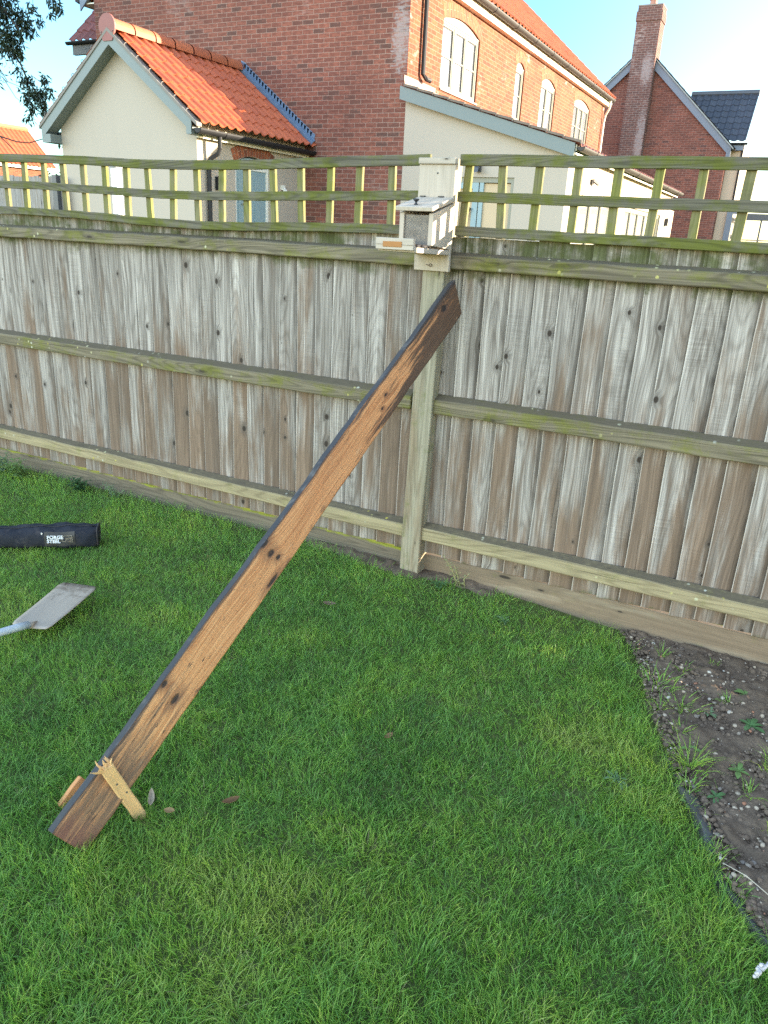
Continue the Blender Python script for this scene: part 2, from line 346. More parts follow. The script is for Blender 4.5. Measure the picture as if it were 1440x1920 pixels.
M['metal'] = plain('bright_metal', (.6, .6, .58), .3, .5, 1.)

# ================================================================== GROUND
def vnoise(x, y, s, seed=0):
    """smooth value noise on numpy arrays"""
    x = np.asarray(x) * s + 100.3 + seed * 17.7; y = np.asarray(y) * s + 50.7 + seed * 9.1
    xi = np.floor(x).astype(np.int64); yi = np.floor(y).astype(np.int64); fx = x - xi; fy = y - yi
    def h(a, b):
        n = (a * 374761393 + b * 668265263 + seed * 974634777) & 0xffffffff
        n = ((n ^ (n >> 13)) * 1274126177) & 0xffffffff
        return ((n ^ (n >> 16)) & 0xffff) / 65535.
    fx = fx * fx * (3 - 2 * fx); fy = fy * fy * (3 - 2 * fy)
    return (h(xi, yi) * (1 - fx) + h(xi + 1, yi) * fx) * (1 - fy) + (h(xi, yi + 1) * (1 - fx) + h(xi + 1, yi + 1) * fx) * fy
EY = np.array([-6., .0, .5, 1.0, 1.4, 1.6, 1.73, 1.77, 1.91, 2.06, 2.26, 2.39, 2.69, 3.0, 3.17, 3.30])
EX = np.array([2.2, 1.3, 1.05, .78, .5, .36, .25, .20, .10, .05, -.06, -.12, -.24, -.34, -.43, -.52])
def edge_x(y): return np.interp(y, EY, EX)
def ground_z(x, y):
    x = np.asarray(x, float); y = np.asarray(y, float)
    z = .012 * (vnoise(x, y, 1.3, 3) - .5) + .02 * (vnoise(x, y, .5, 4) - .5)
    z = z * np.clip((3.6 - y) * 2, 0, 1)
    z = z + .045 * np.clip((y - 2.85) / .3, 0, 1) * np.clip((-.4 - x) / .6, 0, 1) * np.clip((3.3 - y) * 20, 0, 1)
    return z

def ground_mat():
    t = NT('lawn_soil'); p = t.pos(); n = t.noise(p, 60., 5., .7); n2 = t.noise(p, 2.2, 3.)
    c = t.mix(n, (.06, .075, .022), (.14, .16, .055)); c = t.mix(t.ramp(n2, .5, .75, 0., .5), c, (.045, .05, .018))
    t.bump(n, .8, .01); return t.done(c, .95, .05)
def soil_mat(name='soil', a=(.08, .054, .037), b=(.27, .195, .135)):
    t = NT(name); p = t.pos(); n = t.noise(p, 55., 6., .7); n2 = t.noise(p, 4., 4.)
    c = t.mix(n, a, b); c = t.mix(t.ramp(n2, .4, .7, 0., .4), c, tuple(x * .6 for x in a)); t.bump(n, .9, .008); return t.done(c, .95, .08)
M['lawn_base'] = ground_mat(); M['soil'] = soil_mat(); M['clod'] = soil_mat('soil_clod', (.09, .062, .044), (.30, .215, .152))
def np_mesh(name, verts, faces_flat, nper, mats, rnd=None, parent=None, smooth=False, matidx=None):
    """fast mesh from arrays: faces_flat indices, nper loops per face (array)"""
    me = bpy.data.meshes.new(name); me.vertices.add(len(verts)); me.vertices.foreach_set('co', np.asarray(verts, np.float32).ravel())
    me.loops.add(len(faces_flat)); me.loops.foreach_set('vertex_index', np.asarray(faces_flat, np.int32))
    nper = np.asarray(nper, np.int32); me.polygons.add(len(nper)); st = np.concatenate([[0], np.cumsum(nper)[:-1]]).astype(np.int32)
    me.polygons.foreach_set('loop_start', st); me.polygons.foreach_set('loop_total', nper)
    if rnd is not None:
        a = me.attributes.new('rnd', 'FLOAT', 'POINT'); a.data.foreach_set('value', np.asarray(rnd, np.float32))
    for m in (mats if isinstance(mats, (list, tuple)) else [mats]): me.materials.append(m)
    if matidx is not None: me.polygons.foreach_set('material_index', np.asarray(matidx, np.int32))
    me.update(calc_edges=True); me.validate()
    if smooth: me.shade_smooth()
    o = bpy.data.objects.new(name, me); link(o)
    if parent is not None: o.parent = parent; o.location = -parent.location
    return o
# one ground sheet to the horizon, fine near the camera
gx = np.concatenate([[-1500, -400, -120, -50, -25, -14, -9], np.linspace(-6.5, 3.5, 81), [6, 12, 30, 80, 300, 1500]])
gy = np.concatenate([[-1500, -300, -60, -20, -8], np.linspace(-3, 4, 71), [6, 9, 14, 25, 60, 150, 500, 1500]])
GX, GY = np.meshgrid(gx, gy, indexing='ij'); GZ = ground_z(GX, GY)
GZ = np.where(GY > 3.3, .03, GZ) + np.where(GY > 5.9, .17, 0.)
nx, ny = GX.shape; ii, jj = np.meshgrid(np.arange(nx - 1), np.arange(ny - 1), indexing='ij')
q = np.stack([ii * ny + jj, (ii + 1) * ny + jj, (ii + 1) * ny + jj + 1, ii * ny + jj + 1], -1).reshape(-1, 4)
tag(np_mesh('ground', np.stack([GX, GY, GZ], -1).reshape(-1, 3), q.ravel(), np.full(len(q), 4), M['lawn_base'], smooth=True), kind='structure')
# bare soil bed: its own relief, laid over the ground
sy = np.linspace(-.2, 3.236, 230); su = np.linspace(0, 1, 170)
SY, SU = np.meshgrid(sy, su, indexing='ij'); EXs = edge_x(SY) - .015 - .05 * (vnoise(SY, SY * 0, 9, 8) - .5); SX = EXs + SU * (2.6 - EXs)
SZ = .012 + .028 * (vnoise(SX, SY, 11, 1) - .4) + .022 * (vnoise(SX, SY, 30, 2) - .5) + .012 * (vnoise(SX, SY, 70, 5) - .5)
SZ = SZ * np.clip(SU * 25, 0, 1) + ground_z(SX, SY) + .012 - .035 * np.clip(1 - SU * 25, 0, 1)
nx, ny = SX.shape; ii, jj = np.meshgrid(np.arange(nx - 1), np.arange(ny - 1), indexing='ij')
q = np.stack([ii * ny + jj, (ii + 1) * ny + jj, (ii + 1) * ny + jj + 1, ii * ny + jj + 1], -1).reshape(-1, 4)
tag(np_mesh('soil_bed', np.stack([SX, SY, SZ], -1).reshape(-1, 3), q.ravel(), np.full(len(q), 4), M['soil'], smooth=True), kind='structure')
# strip of bare soil at the foot of the fence either side of the post
px_, py_ = np.meshgrid(np.linspace(-2.15, -.93, 100), np.linspace(0, 1, 16), indexing='ij')
wv = .05 + .07 * vnoise(px_, px_ * 0, 5, 6) * np.clip(1.5 - abs(px_ + 1.3) * 1.6, .2, 1); Yq = 3.238 - py_ * wv * 1.5
Zq = ground_z(px_, Yq) + .012 + .022 * (vnoise(px_, Yq, 25, 2) - .3) - .03 * py_ ** 3 - .03 * np.clip(1 - (px_ + 2.15) * 12, 0, 1) - .04 * np.clip(1 + (px_ + .93) * 9, 0, 1)
nx, ny = px_.shape; ii, jj = np.meshgrid(np.arange(nx - 1), np.arange(ny - 1), indexing='ij')
q = np.stack([ii * ny + jj, ii * ny + jj + 1, (ii + 1) * ny + jj + 1, (ii + 1) * ny + jj], -1).reshape(-1, 4)
tag(np_mesh('fence_foot_soil', np.stack([px_, Yq, Zq], -1).reshape(-1, 3), q.ravel(), np.full(len(q), 4), M['soil'], smooth=True), kind='structure')

# ------------------------------------------------------------------ lumps: soil crumbs and gravel
def ico(sub):
    bm = bmesh.new(); bmesh.ops.create_icosphere(bm, subdivisions=sub, radius=1.); v = np.array([x.co[:] for x in bm.verts]); f = np.array([[y.index for y in x.verts] for x in bm.faces]); bm.free(); return v, f
IV, IF = ico(1)
def lumps(name, pts, size, mats, flat=.6, label=None):
    n = len(pts); V = np.repeat(IV[None], n, 0) * (1 + .35 * (rng.random((n, len(IV), 1)) - .5))
    sc = np.stack([np.ones(n), .6 + .5 * rng.random(n), flat * (.7 + .6 * rng.random(n))], -1) * size[:, None]
    V = V * sc[:, None, :]; a = rng.random(n) * 6.28; ca, sa = np.cos(a)[:, None], np.sin(a)[:, None]
    tl = (rng.random(n)[:, None] - .5) * .9
    x, y, z = V[..., 0], V[..., 1], V[..., 2]; x, z = x * np.cos(tl) - z * np.sin(tl), x * np.sin(tl) + z * np.cos(tl)
    V = np.stack([x * ca - y * sa, x * sa + y * ca, z], -1) + pts[:, None, :]
    F = (IF[None] + (np.arange(n) * len(IV))[:, None, None]).reshape(-1)
    o = np_mesh(name, V.reshape(-1, 3), F, np.full(n * len(IF), 3), mats, np.repeat(rng.random(n), len(IV)))
    return tag(o, kind='stuff', label=label)
def bed_pts(n, ylo=.3, yhi=3.22):
    y = rng.uniform(ylo, yhi, n); x = edge_x(y) + .03 + rng.random(n) ** 1.3 * 1.5; z = ground_z(x, y) + .022 + .02 * (vnoise(x, y, 11, 1) - .4)
    return np.stack([x, y, z], -1)
lumps('soil_crumbs', bed_pts(26000), .0022 + .0115 * rng.random(26000) ** 3.6, M['clod'], .75, 'dark crumbly clods of soil covering the bare bed')
def gravel_mat():
    t = NT('gravel_stone'); r = t.rnd(); n = t.noise(t.pos(), 120., 3.)
    c = t.mix(t.ramp(r, .0, .5), (.16, .13, .11), (.42, .33, .24)); c = t.mix(t.ramp(r, .72, .86), c, (.50, .45, .38)); c = t.mix(t.ramp(r, .88, .95), c, (.36, .16, .09))
    c = t.mix(t.ramp(n, .5, .8, 0., .5), c, (.1, .08, .06)); return t.done(c, .7, .25)
M['gravel'] = gravel_mat()
gp = bed_pts(4200); gp[:, 2] += .004
lumps('gravel', gp, .0022 + .0095 * rng.random(4200) ** 4.5, M['gravel'], .6, 'pale flint pebbles scattered over the dark soil bed')

# ------------------------------------------------------------------ grass
def grass_mat():
    t = NT('grass_blade'); r = t.rnd()
    c = t.n('ShaderNodeValToRGB'); e = c.color_ramp.elements
    e[0].position = 0.; e[0].color = (.11, .225, .055, 1); e[1].position = 1.; e[1].color = (.32, .28, .12, 1)
    for p, k in ((.3, (.20, .385, .075, 1)), (.6, (.265, .45, .07, 1)), (.82, (.38, .51, .075, 1)), (.93, (.48, .48, .18, 1))):
        x = e.new(p); x.color = k
    t.put(c.inputs[0], r); t.done(c.outputs[0], .42, .42)
    tr = t.n('ShaderNodeBsdfTranslucent'); t.put(tr.inputs[0], c.outputs[0]); mx = t.n('ShaderNodeMixShader'); mx.inputs[0].default_value = .5
    t.t.links.new(t.b.outputs[0], mx.inputs[1]); t.t.links.new(tr.outputs[0], mx.inputs[2]); t.t.links.new(mx.outputs[0], t.out.inputs[0]); return t.m
M['grass'] = grass_mat()
def blades(bx, by, bz, hgt, wid, lean_dir, lean, tone):
    n = len(bx); a = rng.random(n) * 6.2832; wx, wy = np.cos(a) * wid * .5, np.sin(a) * wid * .5
    dx, dy = np.cos(lean_dir), np.sin(lean_dir); V = []
    cu = lean * (.7 + .6 * rng.random(n))
    for f, wf in ((0., 1.), (.38, .9), (.72, .62)):
        s = hgt * f; off = cu * f ** 1.7 * hgt; z = bz + s * np.sqrt(np.clip(1 - (cu * f * .62) ** 2, .12, 1))
        V.append(np.stack([bx + dx * off - wx * wf, by + dy * off - wy * wf, z], -1)); V.append(np.stack([bx + dx * off + wx * wf, by + dy * off + wy * wf, z], -1))
    off = cu * hgt; V.append(np.stack([bx + dx * off, by + dy * off, bz + hgt * np.sqrt(np.clip(1 - (cu * .68) ** 2, .1, 1))], -1))
    V = np.stack(V, 1).reshape(-1, 3); b = (np.arange(n) * 7)[:, None]
    q = np.concatenate([b + np.array([0, 1, 3, 2]), b + np.array([2, 3, 5, 4]), b + np.array([4, 5, 6])], 1)
    return V, q.ravel(), np.tile(np.array([4, 4, 3]), n), np.repeat(tone, 7)
def lawn(name, n, x0, x1, y0, y1, dens, label, hs=1., ws=1.):
    x = rng.uniform(x0, x1, n); y = rng.uniform(y0, y1, n)
    ok = (x < edge_x(y) + .028 * rng.standard_normal(n)) & (y < 3.19 - .10 * (rng.random(n) < .5))
    ok &= rng.random(n) < dens(x, y)
    # thin, bare strip at the foot of the fence by the post
    bare = (y > 3.238 - (.05 + .07 * vnoise(x, x * 0, 5, 6) * np.clip(1.5 - abs(x + 1.3) * 1.6, .2, 1)) * 1.35) & (x > -2.1) & (x < -1.0)
    ok &= ~(bare & (rng.random(n) < .93))
    holes = vnoise(x, y, 6., 21) * .6 + vnoise(x, y, 17., 22) * .4
    ok &= rng.random(n) < np.clip((holes - .08) * 6, .45, 1)
    x, y = x[ok], y[ok]; n = len(x); z = ground_z(x, y) - .004
    cl = vnoise(x, y, 5., 31); cl2 = vnoise(x, y, 1.6, 32); cl3 = vnoise(x, y, 14., 33)
    near = np.clip((y - 2.75) / .35, 0, 1) * (x < -1.6) + np.clip(1 - (edge_x(y) - x) / .22, 0, 1)
    hgt = (.016 + .020 * rng.random(n) + .016 * cl * cl3 + .010 * cl2) * (1 + .55 * near) * hs * (1.12 + .25 * np.clip(1.6 - y, 0, 1))
    ld = vnoise(x, y, 13., 41) * 9. + vnoise(x, y, 2.1, 42) * 6.3 + rng.normal(0, 1.5, n)
    lean = np.clip(.45 + .6 * vnoise(x, y, 7., 43) + rng.normal(0, .28, n), .05, 1.2)
    tone = .54 + .30 * (vnoise(x, y, 1.1, 51) - .5) + .42 * (vnoise(x, y, 4.2, 52) - .5) + .28 * (cl3 - .5) + rng.normal(0, .14, n)
    tone += .34 * np.exp(-(((x + .50) / .26) ** 2 + ((y - 2.3) / .17) ** 2)) + .03 * np.exp(-(((x + .9) / .6) ** 2 + ((y - 1.0) / .5) ** 2)) + .16 * np.exp(-(((x + 2.1) / .3) ** 2 + ((y - 2.3) / .25) ** 2))
    tone -= .10 * np.clip(near, 0, 1)
    straw = rng.random(n) < .05; tone = np.where(straw, .9 + .12 * rng.random(n), np.clip(tone, .02, .86))
    hgt = np.where(straw, hgt * .8, hgt) * (1 + .45 * np.exp(-((x + 1.375) / .06) ** 2 - ((y - 1.05) / .07) ** 2))
    wid = (.0014 + .0026 * rng.random(n) ** 1.6) * ws
    o = np_mesh(name, *blades(x, y, z, hgt, wid, ld, lean, tone)[:3], M['grass'], None)
    a = o.data.attributes.new('rnd', 'FLOAT', 'POINT'); a.data.foreach_set('value', np.repeat(tone, 7).astype(np.float32))
    return tag(o, kind='stuff', label=label)
def dview(x, y):
    d = np.sqrt(x * x + y * y + 2.4); k = np.clip(1.9 / d, 0, 1) ** 1.25
    f = (y * .836 - x * .428 + .45); side = abs(x * .881 + y * .471) / np.maximum(f + .56, .2)
    return k * np.where((f > .1) & (side < .62), 1., .14)
lawn('grass', 640000, -5.2, 1.0, .25, 3.2, dview, 'short lush green lawn grass with paler and darker patches')
lawn('grass', 120000, -9, 2.2, -3.5, 3.2, lambda x, y: np.where((x > -5.2) & (x < 1.0) & (y > .25), 0., .8), 'plain stretch of lawn grass beyond the frame', 1.1, 1.9)

# ================================================================== FENCE
PY = 3.154; LEAN = .022          # post front face; its lean in x per metre of height
RAILW = Vector((0, 0, .032))
def fence_post():
    P = thing('fence_post', 'weathered square timber fence post standing between the two fence panels behind the leaning plank', 'fence post', (-1.472, PY + .05, 0))
    m = MB(); m.bar((-1.472, PY + .05, -.3), (-1.472 + LEAN * 1.95, PY + .05, 1.946), (.051, 0, 0), (0, .05, 0), n=12, jit=.0012, rnd=.31)
    m.build('post_shaft', M['post'], P, bevel=.004)
fence_post()
def edge_wave(a, n): return [random.gauss(0, a) for _ in range(n)]
def make_panel(name, label, x0, x1, seed, low_slits=()):
    random.seed(seed)
    P = thing(name, label, 'fence', ((x0 + x1) / 2, PY + .08, 0))
    m = MB(); x = x0; k = 0
    while x < x1:
        w = random.choice([.098, .104, .108, .112, .118, .108]); w = min(w, x1 - x + .02); xr = x + w + .016
        zb = .149 + random.uniform(-.002, .003) + (.007 if any(abs(x + w / 2 - s) < w / 2 for s in low_slits) else 0); zt = 1.643 + random.uniform(-.006, .004)
        rn = random.random(); n = 10; b1 = random.uniform(-.006, .006); b2 = random.uniform(-.004, .004); tw = random.uniform(-.003, .003); o = random.random() * 3
        yb = PY + .082
        rows = []; uvr = []
        ph = random.random() * 6
        for i in range(n + 1):
            f = i / n; z = zb + (zt - zb) * f; c = b1 * math.sin(f * 3.14) + .0016 * math.sin(f * 9 + ph); d = b2 * math.sin(f * 3.1) + tw * (f - .5)
            lx = x + c + random.gauss(0, .0006); rx = xr + c
            # featheredge: thick left edge stands proud of the thin edge of the board before it
            rows.append([(lx, yb + .004, z), (lx, yb - .0185 + d, z), (lx + .004, yb - .0205 + d, z), ((lx + rx) / 2, yb - .0125 + d - b2 * .5, z), (rx, yb - .003, z), (rx, yb + .004, z)])
            uvr.append([(o - .02, z), (o, z), (o + .004, z), (o + w / 2, z), (o + w, z), (o + w + .01, z), (o + w + .05, z)])
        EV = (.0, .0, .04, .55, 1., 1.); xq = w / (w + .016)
        for i in range(n):
            for j in range(5):
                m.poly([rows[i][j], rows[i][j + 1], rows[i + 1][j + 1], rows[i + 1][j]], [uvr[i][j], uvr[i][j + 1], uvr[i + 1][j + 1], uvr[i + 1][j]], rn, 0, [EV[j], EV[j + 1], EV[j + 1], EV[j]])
            m.poly([rows[i][5], rows[i][0], rows[i + 1][0], rows[i + 1][5]], [(0, 0)] * 4, rn)
        m.poly(rows[0][::-1], [(o + .01 * q_, 0) for q_ in range(6)], rn); m.poly(rows[n], [(o + .01 * q_, 0) for q_ in range(6)], rn)
        x += w; k += 1
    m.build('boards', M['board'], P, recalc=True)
    for (zf0, zf1, zback, mat, rn) in ((1.512, 1.569, 1.582, M['rail'], .2), (.872, .934, .958, M['rail'], .55), (.236, .300, .318, M['rail_low'], .8)):
        m = MB(); L = x1 - x0; n = max(12, int(L / .12)); rows = []; uvr = []; rr = rn + random.random() * .1
        jl = [0.] * 4
        ph = random.random() * 6
        for i in range(n + 1):
            f = i / n; X = x0 + L * f; wob = .003 * math.sin(f * 5 + ph) + random.gauss(0, .0007); wy = .003 * math.sin(f * 7 + ph * 2)
            yf = PY + .016 + wy; ybk = PY + .0665
            rows.append([(X, yf, zf0 + wob + random.gauss(0, .0008)), (X, yf + random.gauss(0, .0008), zf1 + wob + random.gauss(0, .0015)), (X, ybk, zback + wob), (X, ybk, zf0 + wob - .004)])
            uvr.append([(0, X), (zf1 - zf0, X), (zf1 - zf0 + .05, X), (zf1 - zf0 + .12, X), (.25, X)])
        for i in range(n):
            for j in range(4):
                kx = (j + 1) % 4
                m.poly([rows[i][j], rows[i][kx], rows[i + 1][kx], rows[i + 1][j]], [uvr[i][j], uvr[i][j + 1], uvr[i + 1][j + 1], uvr[i + 1][j]], rr)
        m.poly(rows[0], [(0, 0), (.06, 0), (.06, .05), (0, .05)], rr); m.poly(rows[n][::-1], [(0, 0), (.06, 0), (.06, .05), (0, .05)], rr)
        m.build('arris_rail', mat, P, bevel=.004)
    m = MB(); m.bar((x0, PY + .086, .066), (x1, PY + .086, .066), (0, 0, .079), (0, .014, 0), n=30, jit=.0006, rnd=random.random())
    m.build('gravel_board', M['gravel_board'] if x0 > -2 else M['moss_cap'], P, bevel=.004)
    return P
make_panel('board_fence', 'close boarded fence panel left of the post with rails greened by algae', -6.6, -1.515, 5)
make_panel('board_fence', 'close boarded fence panel right of the post rising above the bare soil bed', -1.43, 8.0, 9, low_slits=(-1.40, -.34, -.12))
def sag(x): return -.028 * math.exp(-((x + 2.8) / .75) ** 2) if x < -1.5 else -.004 * (x + 1.3)
def make_trellis(label, x0, x1, first, pitch, seed, flip=0.):
    random.seed(seed)
    P = thing('trellis', label, 'trellis', ((x0 + x1) / 2, PY + .06, 1.66))
    yf = PY + .030
    for z, hh in ((1.938, .0215), (1.798, .020), (1.662, .0195)):
        m = MB(); n = max(10, int((x1 - x0) / .1)); ph = random.random() * 6
        m.bar((x0, yf + .009, z), (x1, yf + .009, z), (0, 0, hh), (0, .009, 0), n=n, jit=.0008, rnd=random.random(),
              bow=lambda f: (0, .004 * math.sin(f * 8 + ph), sag(x0 + (x1 - x0) * f) + .0012 * math.sin(f * 25 + ph)))
        m.build('trellis_rail', M['trellis'], P, bevel=.002)
    x = first
    while x0 + .02 < x < x1 - .02:
        w = .0165 + random.uniform(-.001, .0015); tl = random.gauss(.0, .004); c = x + random.gauss(0, .003)
        m = MB(); s = sag(c)
        m.bar((c - tl, yf + .0281, 1.642 + s), (c + tl, yf + .0281, 1.958 + s), (w, 0, 0), (0, .0098, 0), n=4, jit=.0004, rnd=random.random())
        m.build('batten', M['batten'], P, bevel=.0015); x += pitch
    return P
make_trellis('mossy trellis strip sagging along the top of the fence left of the bird box', -6.6, -1.5, -1.695, -.1575, 3)
make_trellis('mossy trellis strip along the top of the fence right of the bird box', -1.366, 8.0, -1.333, .1535, 4)

# ================================================================== SQUIRREL FEEDER on the post
def feeder():
    F = thing('squirrel_feeder', 'pale wooden box feeder with a black lid knob screwed to the fence post', 'feeder', (-1.44, 3.05, 1.5))
    m = MB(); m.bar((-1.441, 3.143, 1.498), (-1.441, 3.143, 1.918), (.082, 0, 0), (0, .010, 0), n=6, jit=.0004, rnd=.4)
    m.build('backboard', M['pine'], F, bevel=.0015)
    m = MB(); m.bar((-1.524, 3.138, 1.930), (-1.358, 3.138, 1.930), (0, 0, .0115), (0, .0155, 0), rnd=.7); m.build('cap_strip', M['pine'], F, bevel=.0015)
    for sx in (-1.499, -1.369):
        m = MB(); h = .010
        a = [(2.948, 1.602), (3.1335, 1.588), (3.1335, 1.768), (2.948, 1.722)]
        lo = [(sx - h, y, z) for y, z in a]; hi = [(sx + h, y, z) for y, z in a]
        uvs = [(y, z) for y, z in a]; m.poly(lo, uvs, .3); m.poly(hi[::-1], uvs[::-1], .3)
        for i in range(4):
            k = (i + 1) % 4; m.poly([lo[i], lo[k], hi[k], hi[i]], [(0, a[i][1]), (0, a[k][1]), (.02, a[k][1]), (.02, a[i][1])], .3)
        m.build('side_panel', M['pine'], F, bevel=.0012)
    # sloping floor that runs out as the feeding ledge
    m = MB(); m.bar((-1.441, 2.80, 1.585), (-1.441, 3.1335, 1.575), (.0815, 0, 0), (0, 0, .010), n=3, jit=.0003, rnd=.5); m.build('ledge', M['pine'], F, bevel=.0015)
    m = MB(); m.bar((-1.524, 2.791, 1.6035), (-1.36, 2.791, 1.6035), (0, 0, .0215), (0, .009, 0), n=3, jit=.0003, rnd=.9)
    lip = m.build('front_lip', M['pine'], F, bevel=.0015)
    m = MB(); m.bar((-1.522, 2.7812, 1.6), (-1.362, 2.7812, 1.602), (0, 0, .0005), (0, .001, 0), n=6, jit=.0002, rnd=.9); m.build('seam', M['dark'], lip)
    pl = MB(); pl.bar((-1.4915, 2.7805, 1.6015), (-1.4085, 2.7805, 1.6025), (0, 0, .0102), (0, .0014, 0), rnd=.2); plq = pl.build('name_plate', plain('leather_tag', (.36, .16, .05), .6, .3), lip, bevel=.001)
    lid = MB(); lid.bar((-1.437, 2.925, 1.7365), (-1.437, 3.1325, 1.784), (.0825, 0, 0), (0, -.002, .0085), n=3, jit=.0003, rnd=.15)
    L = lid.build('lid', M['pine'], F, bevel=.0025)
    k = MB(); c = Vector((-1.446, 2.962, 1.753))
    prof = [(.0085, 0.), (.0085, .003), (.0045, .006), (.004, .011), (.008, .015), (.012, .018), (.0125, .021), (.009, .0235), (.002, .0245)]
    rows = [[c + Vector((r * math.cos(a * .5236), r * math.sin(a * .5236), h)) for a in range(12)] for r, h in prof]
    k.grid(rows, [[(0, 0)] * 13] * len(rows), 0, 0, closed=True); k.poly(rows[-1], [(0, 0)] * 12)
    k.build('lid_knob', M['dark'], L, smooth=True)
    for hx in (-1.497, -1.414):
        h = MB(); h.box((hx - .011, 3.122, 1.792), (hx + .011, 3.1326, 1.7965)); h.build('hinge', M['dark'], L)
    pn = MB(); pn.box((-1.488, 2.956, 1.604), (-1.380, 2.959, 1.716)); 
    t = NT('clear_acrylic'); t.done((.17, .16, .155), .25, .5); tr = t.n('ShaderNodeBsdfTransparent'); mx = t.n('ShaderNodeMixShader')
    sm = t.noise(t.pos(), 22., 4.); t.put(mx.inputs[0], t.ramp(sm, .3, .75, .35, .7)); t.t.links.new(tr.outputs[0], mx.inputs[1]); t.t.links.new(t.b.outputs[0], mx.inputs[2]); t.t.links.new(mx.outputs[0], t.out.inputs[0])
    pn.build('window_pane', t.m, F)
    # a few nuts left on the floor inside
    pts = np.array([(-1.43 + .045 * a, 2.985 + .03 * b, 1.598) for a, b in ((.0, 0), (.35, .3), (.7, -.1), (-.3, .5), (.2, .9), (.8, .6), (-.6, .1))])
    n = len(pts); V = IV[None] * np.array([.011, .008, .008]) + pts[:, None, :]; Fc = (IF[None] + (np.arange(n) * len(IV))[:, None, None]).reshape(-1)
    np_mesh('nuts', V.reshape(-1, 3), Fc, np.full(n * len(IF), 3), plain('nut', (.55, .42, .36), .6), parent=F, smooth=True)
    s = MB(); s.tube([(-1.438, 3.131, 1.884), (-1.438, 3.134, 1.884)], .0035, 8); s.build('screw_head', M['dark'], F)
    s = MB(); s.tube([(-1.462, 3.128, 1.5225), (-1.452, 3.127, 1.521), (-1.447, 3.127, 1.521)], .0014, 6)
    s.tube([(-1.441 + .006 * math.cos(a), 3.127, 1.521 + .006 * math.sin(a)) for a in np.linspace(0, 6.28, 11)], .0013, 5); s.build('hook_eye', plain('rusty_hook', (.10, .06, .04), .6, .4, .5), F)
feeder()

